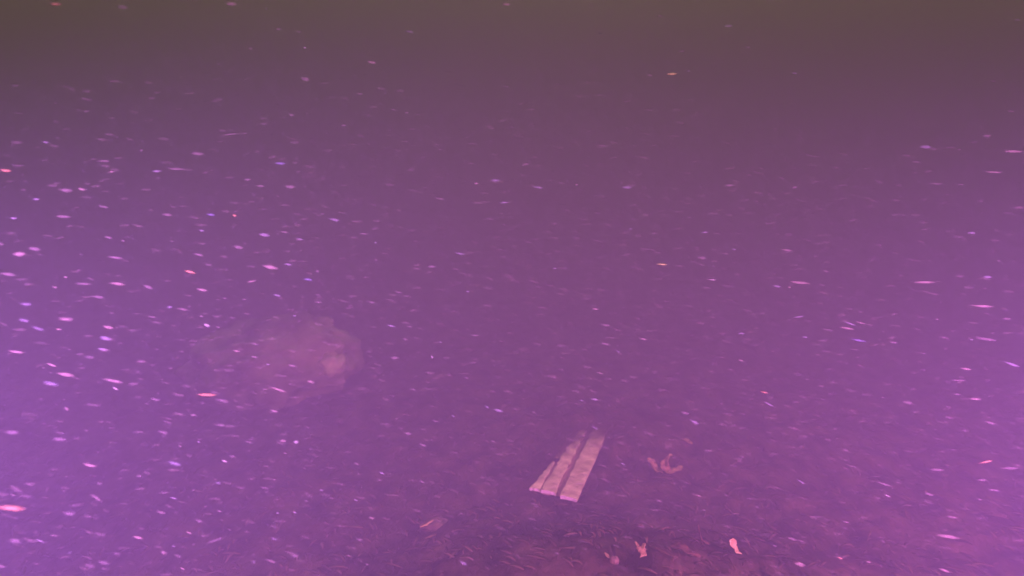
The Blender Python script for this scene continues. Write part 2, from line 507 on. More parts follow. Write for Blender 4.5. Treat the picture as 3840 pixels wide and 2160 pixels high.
# ------------------------------------------------------------------ litter of plant fibres and rotted bits on the bed (stuff)
def litter():
    rnd = random.Random(11)
    v, f = [], []
    def add(pts, wd):
        a, b = ribbon(pts, wd, thick=0.0012, m=1)
        k = len(v)
        v.extend(a); f.extend([tuple(i + k for i in q) for q in b])
    for _ in range(4200):
        y = 0.85 + 1.75 * rnd.random() ** 1.5
        x = rnd.uniform(-1.0, 1.0) * (0.35 + 0.62 * y)
        L = rnd.choice((0.008, 0.012, 0.018, 0.026, 0.040)) * rnd.uniform(0.7, 1.3)
        a = rnd.gauss(R(-55), R(38))
        w = min(0.0035, L * rnd.uniform(0.08, 0.20))
        z = bed_z(x, y) + 0.002
        dx, dy = math.cos(a) * L / 2, math.sin(a) * L / 2
        lift = rnd.uniform(0, 0.003)
        add([(x - dx, y - dy, z), (x - dx * 0.3, y - dy * 0.3, z + 0.002 + lift), (x + dx * 0.4, y + dy * 0.4, z + 0.002 + lift), (x + dx, y + dy, z + lift * rnd.random())], [w * 0.3, w, w * 0.8, w * 0.2])
    me = mesh_from('plant_litter', v, f)
    o = link('plant_litter', me, M_FIBRE)
    tag(o, 'brown rotted plant fibres strewn over the bed', kind='stuff')
litter()

# ------------------------------------------------------------------ specks of silt hanging in the water
FLECK_LABELS = [
    ('bluish lavender sliver highest above the boulder', 'silt flecks that stand out'),
    ('bluish sliver under the small cluster on the right', 'silt flecks that stand out'),
    ('bluish speck beside a tiny orange one, upper left', 'silt flecks that stand out'),
    ('bright lavender fleck low on the left, below the boulder', 'silt flecks that stand out'),
    ('bright long pink sliver near the right edge', 'silt flecks that stand out'),
    ('bright pink sliver at the left edge, level with the boulder', 'silt flecks that stand out'),
    ('bright white speck left of the top of the boulder', 'silt flecks that stand out'),
    ('cream sliver in the open water right of centre', 'silt flecks that stand out'),
    ('large pink fleck in the lower right', 'silt flecks that stand out'),
    ('largest fleck, glowing orange at the lower left edge of the picture', 'silt flecks that stand out'),
    ('lavender sliver just under the warm bright sliver', 'silt flecks that stand out'),
    ('long dim mauve silt fleck drifting in the lower left corner', 'silt flecks in the lower left corner'),
    ('long dim mauve silt fleck drifting near the right edge', 'silt flecks near the right edge'),
    ('long dim mauve silt fleck drifting over the boulder', 'silt flecks over the boulder'),
    ('long dim mauve silt fleck drifting up above the boulder', 'silt flecks up above the boulder'),
    ('long dim mauve silt fleck in the lower right corner, leftmost', 'silt flecks in the lower right corner'),
    ('long dim mauve silt fleck in the lower right corner, rightmost', 'silt flecks in the lower right corner'),
    ('long dim mauve silt fleck near the left edge, leftmost', 'silt flecks near the left edge'),
    ('long dim mauve silt fleck near the left edge, rightmost', 'silt flecks near the left edge'),
    ('long dim mauve silt fleck near the left edge, second from the left', 'silt flecks near the left edge'),
    ('long dim mauve silt fleck near the left edge, third from the left', 'silt flecks near the left edge'),
    ('long pink fleck midway between the boulder and the plump lavender fleck', 'silt flecks that stand out'),
    ('long pink orange sliver at the lower left corner of the boulder', 'silt flecks that stand out'),
    ('long pink silt fleck drifting in the lower left corner', 'silt flecks in the lower left corner'),
    ('long pink silt fleck drifting near the left edge', 'silt flecks near the left edge'),
    ('long pink sliver in the right part of the water', 'silt flecks that stand out'),
    ('long slanting pink sliver left of the boulder', 'silt flecks that stand out'),
    ('longest faint pink streak shaped fleck toward the right edge', 'silt flecks that stand out'),
    ('lower fleck of the close pair left of the boulder', 'silt flecks that stand out'),
    ('orange fleck cut by the left edge, upper half', 'silt flecks that stand out'),
    ('orange tinged sliver up and left of the boulder', 'silt flecks that stand out'),
    ('pale yellow green fleck high in the water right of centre', 'silt flecks that stand out'),
    ('pink fleck cut by the bottom edge at the lower right', 'silt flecks that stand out'),
    ('pink sliver high at the right edge', 'silt flecks that stand out'),
    ('pink speck just under the boulder', 'silt flecks that stand out'),
    ('pink speck low in the picture left of the silted stone', 'silt flecks that stand out'),
    ('plump lavender fleck in the water above the boulder', 'silt flecks that stand out'),
    ('plump pink fleck left of the boulder, uppermost of the close pair', 'silt flecks that stand out'),
    ('plump pink lowest left sliver of the small cluster on the right', 'silt flecks that stand out'),
    ('reddish sliver tilted up to the right near the right edge', 'silt flecks that stand out'),
    ('short bluish silt fleck drifting up above the boulder', 'silt flecks up above the boulder'),
    ('short bright pink sliver inward of the slanting lavender one', 'silt flecks that stand out'),
    ('short dim mauve silt fleck below the boulder, fifth from the left', 'silt flecks below the boulder'),
    ('short dim mauve silt fleck below the boulder, fourth from the left', 'silt flecks below the boulder'),
    ('short dim mauve silt fleck below the boulder, leftmost', 'silt flecks below the boulder'),
    ('short dim mauve silt fleck below the boulder, rightmost', 'silt flecks below the boulder'),
    ('short dim mauve silt fleck below the boulder, second from the left', 'silt flecks below the boulder'),
    ('short dim mauve silt fleck below the boulder, seventh from the left', 'silt flecks below the boulder'),
    ('short dim mauve silt fleck below the boulder, sixth from the left', 'silt flecks below the boulder'),
    ('short dim mauve silt fleck below the boulder, third from the left', 'silt flecks below the boulder'),
    ('short dim mauve silt fleck drifting in the upper middle water', 'silt flecks in the upper middle water'),
    ('short dim mauve silt fleck in the lower left corner, fifth from the left', 'silt flecks in the lower left corner'),
    ('short dim mauve silt fleck in the lower left corner, fourth from the left', 'silt flecks in the lower left corner'),
    ('short dim mauve silt fleck in the lower left corner, leftmost', 'silt flecks in the lower left corner'),
    ('short dim mauve silt fleck in the lower left corner, rightmost', 'silt flecks in the lower left corner'),
    ('short dim mauve silt fleck in the lower left corner, second from the left', 'silt flecks in the lower left corner'),
    ('short dim mauve silt fleck in the lower left corner, seventh from the left', 'silt flecks in the lower left corner'),
    ('short dim mauve silt fleck in the lower left corner, sixth from the left', 'silt flecks in the lower left corner'),
    ('short dim mauve silt fleck in the lower left corner, third from the left', 'silt flecks in the lower left corner'),
    ('short dim mauve silt fleck in the lower right corner, fifth from the left', 'silt flecks in the lower right corner'),
    ('short dim mauve silt fleck in the lower right corner, fourth from the left', 'silt flecks in the lower right corner'),
    ('short dim mauve silt fleck in the lower right corner, leftmost', 'silt flecks in the lower right corner'),
    ('short dim mauve silt fleck in the lower right corner, rightmost', 'silt flecks in the lower right corner'),
    ('short dim mauve silt fleck in the lower right corner, second from the left', 'silt flecks in the lower right corner'),
    ('short dim mauve silt fleck in the lower right corner, third from the left', 'silt flecks in the lower right corner'),
    ('short dim mauve silt fleck in the middle water, eighth from the left', 'silt flecks in the middle water'),
    ('short dim mauve silt fleck in the middle water, fifth from the left', 'silt flecks in the middle water'),
    ('short dim mauve silt fleck in the middle water, fourth from the left', 'silt flecks in the middle water'),
    ('short dim mauve silt fleck in the middle water, leftmost', 'silt flecks in the middle water'),
    ('short dim mauve silt fleck in the middle water, rightmost', 'silt flecks in the middle water'),
    ('short dim mauve silt fleck in the middle water, second from the left', 'silt flecks in the middle water'),
    ('short dim mauve silt fleck in the middle water, seventh from the left', 'silt flecks in the middle water'),
    ('short dim mauve silt fleck in the middle water, sixth from the left', 'silt flecks in the middle water'),
    ('short dim mauve silt fleck in the middle water, third from the left', 'silt flecks in the middle water'),
    ('short dim mauve silt fleck in the upper left water, leftmost', 'silt flecks in the upper left water'),
    ('short dim mauve silt fleck in the upper left water, rightmost', 'silt flecks in the upper left water'),
    ('short dim mauve silt fleck in the upper right water, leftmost', 'silt flecks in the upper right water'),
    ('short dim mauve silt fleck in the upper right water, rightmost', 'silt flecks in the upper right water'),
    ('short dim mauve silt fleck near the left edge, eighth from the left', 'silt flecks near the left edge'),
    ('short dim mauve silt fleck near the left edge, fifth from the left', 'silt flecks near the left edge'),
    ('short dim mauve silt fleck near the left edge, fourth from the left', 'silt flecks near the left edge'),
    ('short dim mauve silt fleck near the left edge, leftmost', 'silt flecks near the left edge'),
    ('short dim mauve silt fleck near the left edge, ninth from the left', 'silt flecks near the left edge'),
    ('short dim mauve silt fleck near the left edge, rightmost', 'silt flecks near the left edge'),
    ('short dim mauve silt fleck near the left edge, second from the left', 'silt flecks near the left edge'),
    ('short dim mauve silt fleck near the left edge, seventh from the left', 'silt flecks near the left edge'),
    ('short dim mauve silt fleck near the left edge, sixth from the left', 'silt flecks near the left edge'),
    ('short dim mauve silt fleck near the left edge, tenth from the left', 'silt flecks near the left edge'),
    ('short dim mauve silt fleck near the left edge, third from the left', 'silt flecks near the left edge'),
    ('short dim mauve silt fleck near the right edge, fourth from the left', 'silt flecks near the right edge'),
    ('short dim mauve silt fleck near the right edge, leftmost', 'silt flecks near the right edge'),
    ('short dim mauve silt fleck near the right edge, rightmost', 'silt flecks near the right edge'),
    ('short dim mauve silt fleck near the right edge, second from the left', 'silt flecks near the right edge'),
    ('short dim mauve silt fleck near the right edge, third from the left', 'silt flecks near the right edge'),
    ('short dim mauve silt fleck over the bed near the board, leftmost', 'silt flecks over the bed near the board'),
    ('short dim mauve silt fleck over the bed near the board, rightmost', 'silt flecks over the bed near the board'),
    ('short dim mauve silt fleck over the bed near the board, second from the left', 'silt flecks over the bed near the board'),
    ('short dim mauve silt fleck over the bed right of the board, leftmost', 'silt flecks over the bed right of the board'),
    ('short dim mauve silt fleck over the bed right of the board, rightmost', 'silt flecks over the bed right of the board'),
    ('short dim mauve silt fleck over the bed right of the board, second from the left', 'silt flecks over the bed right of the board'),
    ('short dim mauve silt fleck over the boulder, leftmost', 'silt flecks over the boulder'),
    ('short dim mauve silt fleck over the boulder, rightmost', 'silt flecks over the boulder'),
    ('short dim mauve silt fleck over the boulder, second from the left', 'silt flecks over the boulder'),
    ('short dim mauve silt fleck right of centre, leftmost', 'silt flecks right of centre'),
    ('short dim mauve silt fleck right of centre, rightmost', 'silt flecks right of centre'),
    ('short dim mauve silt fleck right of centre, second from the left', 'silt flecks right of centre'),
    ('short dim mauve silt fleck up above the boulder, eighth from the left', 'silt flecks up above the boulder'),
    ('short dim mauve silt fleck up above the boulder, fifth from the left', 'silt flecks up above the boulder'),
    ('short dim mauve silt fleck up above the boulder, fourth from the left', 'silt flecks up above the boulder'),
    ('short dim mauve silt fleck up above the boulder, leftmost', 'silt flecks up above the boulder'),
    ('short dim mauve silt fleck up above the boulder, ninth from the left', 'silt flecks up above the boulder'),
    ('short dim mauve silt fleck up above the boulder, rightmost', 'silt flecks up above the boulder'),
    ('short dim mauve silt fleck up above the boulder, second from the left', 'silt flecks up above the boulder'),
    ('short dim mauve silt fleck up above the boulder, seventh from the left', 'silt flecks up above the boulder'),
    ('short dim mauve silt fleck up above the boulder, sixth from the left', 'silt flecks up above the boulder'),
    ('short dim mauve silt fleck up above the boulder, tenth from the left', 'silt flecks up above the boulder'),
    ('short dim mauve silt fleck up above the boulder, third from the left', 'silt flecks up above the boulder'),
    ('short lavender fleck at the left edge above the bright pink sliver', 'silt flecks that stand out'),
    ('short lavender silt fleck drifting below the boulder', 'silt flecks below the boulder'),
    ('short lavender silt fleck drifting in the upper left water', 'silt flecks in the upper left water'),
    ('short lavender silt fleck drifting in the upper middle water', 'silt flecks in the upper middle water'),
    ('short lavender silt fleck drifting in the upper right water', 'silt flecks in the upper right water'),
    ('short lavender silt fleck in the lower left corner, leftmost', 'silt flecks in the lower left corner'),
    ('short lavender silt fleck in the lower left corner, rightmost', 'silt flecks in the lower left corner'),
    ('short lavender silt fleck in the middle water, fourth from the left', 'silt flecks in the middle water'),
    ('short lavender silt fleck in the middle water, leftmost', 'silt flecks in the middle water'),
    ('short lavender silt fleck in the middle water, rightmost', 'silt flecks in the middle water'),
    ('short lavender silt fleck in the middle water, second from the left', 'silt flecks in the middle water'),
    ('short lavender silt fleck in the middle water, third from the left', 'silt flecks in the middle water'),
    ('short lavender silt fleck near the left edge, fifth from the left', 'silt flecks near the left edge'),
    ('short lavender silt fleck near the left edge, fourth from the left', 'silt flecks near the left edge'),
    ('short lavender silt fleck near the left edge, leftmost', 'silt flecks near the left edge'),
    ('short lavender silt fleck near the left edge, rightmost', 'silt flecks near the left edge'),
    ('short lavender silt fleck near the left edge, second from the left', 'silt flecks near the left edge'),
    ('short lavender silt fleck near the left edge, third from the left', 'silt flecks near the left edge'),
    ('short lavender silt fleck near the right edge, leftmost', 'silt flecks near the right edge'),
    ('short lavender silt fleck near the right edge, rightmost', 'silt flecks near the right edge'),
    ('short lavender silt fleck over the bed near the board, leftmost', 'silt flecks over the bed near the board'),
    ('short lavender silt fleck over the bed near the board, rightmost', 'silt flecks over the bed near the board'),
    ('short lavender silt fleck over the bed near the board, second from the left', 'silt flecks over the bed near the board'),
    ('short lavender silt fleck over the bed right of the board, leftmost', 'silt flecks over the bed right of the board'),
    ('short lavender silt fleck over the bed right of the board, rightmost', 'silt flecks over the bed right of the board'),
    ('short lavender silt fleck right of centre, leftmost', 'silt flecks right of centre'),
    ('short lavender silt fleck right of centre, rightmost', 'silt flecks right of centre'),
    ('short lavender silt fleck right of centre, second from the left', 'silt flecks right of centre'),
    ('short lavender silt fleck up above the boulder, leftmost', 'silt flecks up above the boulder'),
    ('short lavender silt fleck up above the boulder, rightmost', 'silt flecks up above the boulder'),
    ('short lavender silt fleck up above the boulder, second from the left', 'silt flecks up above the boulder'),
    ('short lavender silt fleck up above the boulder, third from the left', 'silt flecks up above the boulder'),
    ('short orange silt fleck drifting in the upper left water', 'silt flecks in the upper left water'),
    ('short pink silt fleck drifting below the boulder', 'silt flecks below the boulder'),
    ('short pink silt fleck drifting in the lower left corner', 'silt flecks in the lower left corner'),
    ('short pink silt fleck drifting in the upper middle water', 'silt flecks in the upper middle water'),
    ('short pink silt fleck drifting near the right edge', 'silt flecks near the right edge'),
    ('short pink silt fleck drifting over the bed right of the board', 'silt flecks over the bed right of the board'),
    ('short pink silt fleck in the middle water, leftmost', 'silt flecks in the middle water'),
    ('short pink silt fleck in the middle water, rightmost', 'silt flecks in the middle water'),
    ('short pink silt fleck in the upper left water, leftmost', 'silt flecks in the upper left water'),
    ('short pink silt fleck in the upper left water, rightmost', 'silt flecks in the upper left water'),
    ('short pink silt fleck near the left edge, leftmost', 'silt flecks near the left edge'),
    ('short pink silt fleck near the left edge, rightmost', 'silt flecks near the left edge'),
    ('short pink silt fleck near the left edge, second from the left', 'silt flecks near the left edge'),
    ('short pink silt fleck near the left edge, third from the left', 'silt flecks near the left edge'),
    ('short pink silt fleck over the boulder, leftmost', 'silt flecks over the boulder'),
    ('short pink silt fleck over the boulder, rightmost', 'silt flecks over the boulder'),
    ('short pink silt fleck right of centre, leftmost', 'silt flecks right of centre'),
    ('short pink silt fleck right of centre, rightmost', 'silt flecks right of centre'),
    ('short pink silt fleck up above the boulder, leftmost', 'silt flecks up above the boulder'),
    ('short pink silt fleck up above the boulder, rightmost', 'silt flecks up above the boulder'),
    ('single lavender sliver in the open water left of centre', 'silt flecks that stand out'),
    ('slanting lavender sliver at the right edge', 'silt flecks that stand out'),
    ('slanting pink sliver across the foot of the boulder', 'silt flecks that stand out'),
    ('small bright white triangular speck below the boulder', 'silt flecks that stand out'),
    ('small dim mauve silt fleck below the boulder, eighth from the left', 'silt flecks below the boulder'),
    ('small dim mauve silt fleck below the boulder, fifth from the left', 'silt flecks below the boulder'),
    ('small dim mauve silt fleck below the boulder, fourth from the left', 'silt flecks below the boulder'),
    ('small dim mauve silt fleck below the boulder, leftmost', 'silt flecks below the boulder'),
    ('small dim mauve silt fleck below the boulder, ninth from the left', 'silt flecks below the boulder'),
    ('small dim mauve silt fleck below the boulder, rightmost', 'silt flecks below the boulder'),
    ('small dim mauve silt fleck below the boulder, second from the left', 'silt flecks below the boulder'),
    ('small dim mauve silt fleck below the boulder, seventh from the left', 'silt flecks below the boulder'),
    ('small dim mauve silt fleck below the boulder, sixth from the left', 'silt flecks below the boulder'),
    ('small dim mauve silt fleck below the boulder, tenth from the left', 'silt flecks below the boulder'),
    ('small dim mauve silt fleck below the boulder, third from the left', 'silt flecks below the boulder'),
    ('small dim mauve silt fleck drifting right of centre', 'silt flecks right of centre'),
    ('small dim mauve silt fleck in the lower left corner, leftmost', 'silt flecks in the lower left corner'),
    ('small dim mauve silt fleck in the lower left corner, rightmost', 'silt flecks in the lower left corner'),
    ('small dim mauve silt fleck in the lower left corner, second from the left', 'silt flecks in the lower left corner'),
    ('small dim mauve silt fleck in the lower left corner, third from the left', 'silt flecks in the lower left corner'),
    ('small dim mauve silt fleck in the lower right corner, leftmost', 'silt flecks in the lower right corner'),
    ('small dim mauve silt fleck in the lower right corner, rightmost', 'silt flecks in the lower right corner'),
    ('small dim mauve silt fleck in the lower right corner, second from the left', 'silt flecks in the lower right corner'),
    ('small dim mauve silt fleck in the middle water, leftmost', 'silt flecks in the middle water'),
    ('small dim mauve silt fleck in the middle water, rightmost', 'silt flecks in the middle water'),
    ('small dim mauve silt fleck in the middle water, second from the left', 'silt flecks in the middle water'),
    ('small dim mauve silt fleck in the upper left water, eighth from the left', 'silt flecks in the upper left water'),
    ('small dim mauve silt fleck in the upper left water, fifth from the left', 'silt flecks in the upper left water'),
    ('small dim mauve silt fleck in the upper left water, fourth from the left', 'silt flecks in the upper left water'),
    ('small dim mauve silt fleck in the upper left water, leftmost', 'silt flecks in the upper left water'),
    ('small dim mauve silt fleck in the upper left water, rightmost', 'silt flecks in the upper left water'),
    ('small dim mauve silt fleck in the upper left water, second from the left', 'silt flecks in the upper left water'),
    ('small dim mauve silt fleck in the upper left water, seventh from the left', 'silt flecks in the upper left water'),
    ('small dim mauve silt fleck in the upper left water, sixth from the left', 'silt flecks in the upper left water'),
    ('small dim mauve silt fleck in the upper left water, third from the left', 'silt flecks in the upper left water'),
    ('small dim mauve silt fleck in the upper middle water, fourth from the left', 'silt flecks in the upper middle water'),
    ('small dim mauve silt fleck in the upper middle water, leftmost', 'silt flecks in the upper middle water'),
    ('small dim mauve silt fleck in the upper middle water, rightmost', 'silt flecks in the upper middle water'),
    ('small dim mauve silt fleck in the upper middle water, second from the left', 'silt flecks in the upper middle water'),
    ('small dim mauve silt fleck in the upper middle water, third from the left', 'silt flecks in the upper middle water'),
    ('small dim mauve silt fleck in the upper right water, leftmost', 'silt flecks in the upper right water'),
    ('small dim mauve silt fleck in the upper right water, rightmost', 'silt flecks in the upper right water'),
    ('small dim mauve silt fleck near the left edge, leftmost', 'silt flecks near the left edge'),
    ('small dim mauve silt fleck near the left edge, rightmost', 'silt flecks near the left edge'),
    ('small dim mauve silt fleck near the left edge, second from the left', 'silt flecks near the left edge'),
    ('small dim mauve silt fleck near the left edge, third from the left', 'silt flecks near the left edge'),
    ('small dim mauve silt fleck near the right edge, fourth from the left', 'silt flecks near the right edge'),
    ('small dim mauve silt fleck near the right edge, leftmost', 'silt flecks near the right edge'),
    ('small dim mauve silt fleck near the right edge, rightmost', 'silt flecks near the right edge'),
    ('small dim mauve silt fleck near the right edge, second from the left', 'silt flecks near the right edge'),
    ('small dim mauve silt fleck near the right edge, third from the left', 'silt flecks near the right edge'),
    ('small dim mauve silt fleck over the bed near the board, fourth from the left', 'silt flecks over the bed near the board'),
    ('small dim mauve silt fleck over the bed near the board, leftmost', 'silt flecks over the bed near the board'),
    ('small dim mauve silt fleck over the bed near the board, rightmost', 'silt flecks over the bed near the board'),
    ('small dim mauve silt fleck over the bed near the board, second from the left', 'silt flecks over the bed near the board'),
    ('small dim mauve silt fleck over the bed near the board, third from the left', 'silt flecks over the bed near the board'),
    ('small dim mauve silt fleck over the bed right of the board, leftmost', 'silt flecks over the bed right of the board'),
    ('small dim mauve silt fleck over the bed right of the board, rightmost', 'silt flecks over the bed right of the board'),
    ('small dim mauve silt fleck over the bed right of the board, second from the left', 'silt flecks over the bed right of the board'),
    ('small dim mauve silt fleck over the bed right of the board, third from the left', 'silt flecks over the bed right of the board'),
    ('small dim mauve silt fleck over the boulder, leftmost', 'silt flecks over the boulder'),
    ('small dim mauve silt fleck over the boulder, rightmost', 'silt flecks over the boulder'),
    ('small dim mauve silt fleck up above the boulder, fifth from the left', 'silt flecks up above the boulder'),
    ('small dim mauve silt fleck up above the boulder, fourth from the left', 'silt flecks up above the boulder'),
    ('small dim mauve silt fleck up above the boulder, leftmost', 'silt flecks up above the boulder'),
    ('small dim mauve silt fleck up above the boulder, rightmost', 'silt flecks up above the boulder'),
    ('small dim mauve silt fleck up above the boulder, second from the left', 'silt flecks up above the boulder'),
    ('small dim mauve silt fleck up above the boulder, third from the left', 'silt flecks up above the boulder'),
    ('small lavender silt fleck below the boulder, fifth from the left', 'silt flecks below the boulder'),
    ('small lavender silt fleck below the boulder, fourth from the left', 'silt flecks below the boulder'),
    ('small lavender silt fleck below the boulder, leftmost', 'silt flecks below the boulder'),
    ('small lavender silt fleck below the boulder, rightmost', 'silt flecks below the boulder'),
    ('small lavender silt fleck below the boulder, second from the left', 'silt flecks below the boulder'),
    ('small lavender silt fleck below the boulder, seventh from the left', 'silt flecks below the boulder'),
    ('small lavender silt fleck below the boulder, sixth from the left', 'silt flecks below the boulder'),
    ('small lavender silt fleck below the boulder, third from the left', 'silt flecks below the boulder'),
    ('small lavender silt fleck drifting in the upper left water', 'silt flecks in the upper left water'),
    ('small lavender silt fleck drifting near the right edge', 'silt flecks near the right edge'),
    ('small lavender silt fleck drifting over the boulder', 'silt flecks over the boulder'),
    ('small lavender silt fleck in the lower left corner, leftmost', 'silt flecks in the lower left corner'),
    ('small lavender silt fleck in the lower left corner, rightmost', 'silt flecks in the lower left corner'),
    ('small lavender silt fleck in the middle water, fourth from the left', 'silt flecks in the middle water'),
    ('small lavender silt fleck in the middle water, leftmost', 'silt flecks in the middle water'),
    ('small lavender silt fleck in the middle water, rightmost', 'silt flecks in the middle water'),
    ('small lavender silt fleck in the middle water, second from the left', 'silt flecks in the middle water'),
    ('small lavender silt fleck in the middle water, third from the left', 'silt flecks in the middle water'),
    ('small lavender silt fleck in the upper middle water, leftmost', 'silt flecks in the upper middle water'),
    ('small lavender silt fleck in the upper middle water, rightmost', 'silt flecks in the upper middle water'),
    ('small lavender silt fleck in the upper right water, leftmost', 'silt flecks in the upper right water'),
    ('small lavender silt fleck in the upper right water, rightmost', 'silt flecks in the upper right water'),
    ('small lavender silt fleck near the left edge, leftmost', 'silt flecks near the left edge'),
    ('small lavender silt fleck near the left edge, rightmost', 'silt flecks near the left edge'),
    ('small lavender silt fleck over the bed near the board, leftmost', 'silt flecks over the bed near the board'),
    ('small lavender silt fleck over the bed near the board, rightmost', 'silt flecks over the bed near the board'),
    ('small lavender silt fleck over the bed near the board, second from the left', 'silt flecks over the bed near the board'),
    ('small lavender silt fleck right of centre, leftmost', 'silt flecks right of centre'),
    ('small lavender silt fleck right of centre, rightmost', 'silt flecks right of centre'),
    ('small lavender silt fleck up above the boulder, leftmost', 'silt flecks up above the boulder'),
    ('small lavender silt fleck up above the boulder, rightmost', 'silt flecks up above the boulder'),
    ('small lavender silt fleck up above the boulder, second from the left', 'silt flecks up above the boulder'),
    ('small orange silt fleck drifting in the lower right corner', 'silt flecks in the lower right corner'),
    ('small pink silt fleck below the boulder, leftmost', 'silt flecks below the boulder'),
    ('small pink silt fleck below the boulder, rightmost', 'silt flecks below the boulder'),
    ('small pink silt fleck drifting in the lower left corner', 'silt flecks in the lower left corner'),
    ('small pink silt fleck drifting in the lower right corner', 'silt flecks in the lower right corner'),
    ('small pink silt fleck drifting over the bed right of the board', 'silt flecks over the bed right of the board'),
    ('small pink silt fleck in the middle water, leftmost', 'silt flecks in the middle water'),
    ('small pink silt fleck in the middle water, rightmost', 'silt flecks in the middle water'),
    ('small pink silt fleck near the left edge, fifth from the left', 'silt flecks near the left edge'),
    ('small pink silt fleck near the left edge, fourth from the left', 'silt flecks near the left edge'),
    ('small pink silt fleck near the left edge, leftmost', 'silt flecks near the left edge'),
    ('small pink silt fleck near the left edge, rightmost', 'silt flecks near the left edge'),
    ('small pink silt fleck near the left edge, second from the left', 'silt flecks near the left edge'),
    ('small pink silt fleck near the left edge, third from the left', 'silt flecks near the left edge'),
    ('small pink silt fleck right of centre, leftmost', 'silt flecks right of centre'),
    ('small pink silt fleck right of centre, rightmost', 'silt flecks right of centre'),
    ('small white silt fleck drifting below the boulder', 'silt flecks below the boulder'),
    ('small white silt fleck drifting in the lower right corner', 'silt flecks in the lower right corner'),
    ('small white silt fleck drifting in the upper left water', 'silt flecks in the upper left water'),
    ('small white speck under the long slanting pink sliver', 'silt flecks that stand out'),
    ('thin lavender sliver tilted up to the right below the long pink sliver', 'silt flecks that stand out'),
    ('thin pale fibre tilted up to the right, lower left', 'silt flecks that stand out'),
    ('thin pale fibre tilted up to the right, upper left', 'silt flecks that stand out'),
    ('thin pale sliver between the board and the curled leaf', 'silt flecks that stand out'),
    ('thin pale sliver over the far end of the board', 'silt flecks that stand out'),
    ('thin pink sliver just under the high one at the right edge', 'silt flecks that stand out'),
    ('tiny bright speck right of the boulder', 'silt flecks that stand out'),
    ('tiny orange speck right of the bluish speck, upper left', 'silt flecks that stand out'),
    ('upper left sliver of the small cluster on the right', 'silt flecks that stand out'),
    ('upper right sliver of the small cluster on the right', 'silt flecks that stand out'),
    ('warm bright sliver between the board and the right side', 'silt flecks that stand out'),
    ('white sliver down and right of the cream sliver', 'silt flecks that stand out'),
]
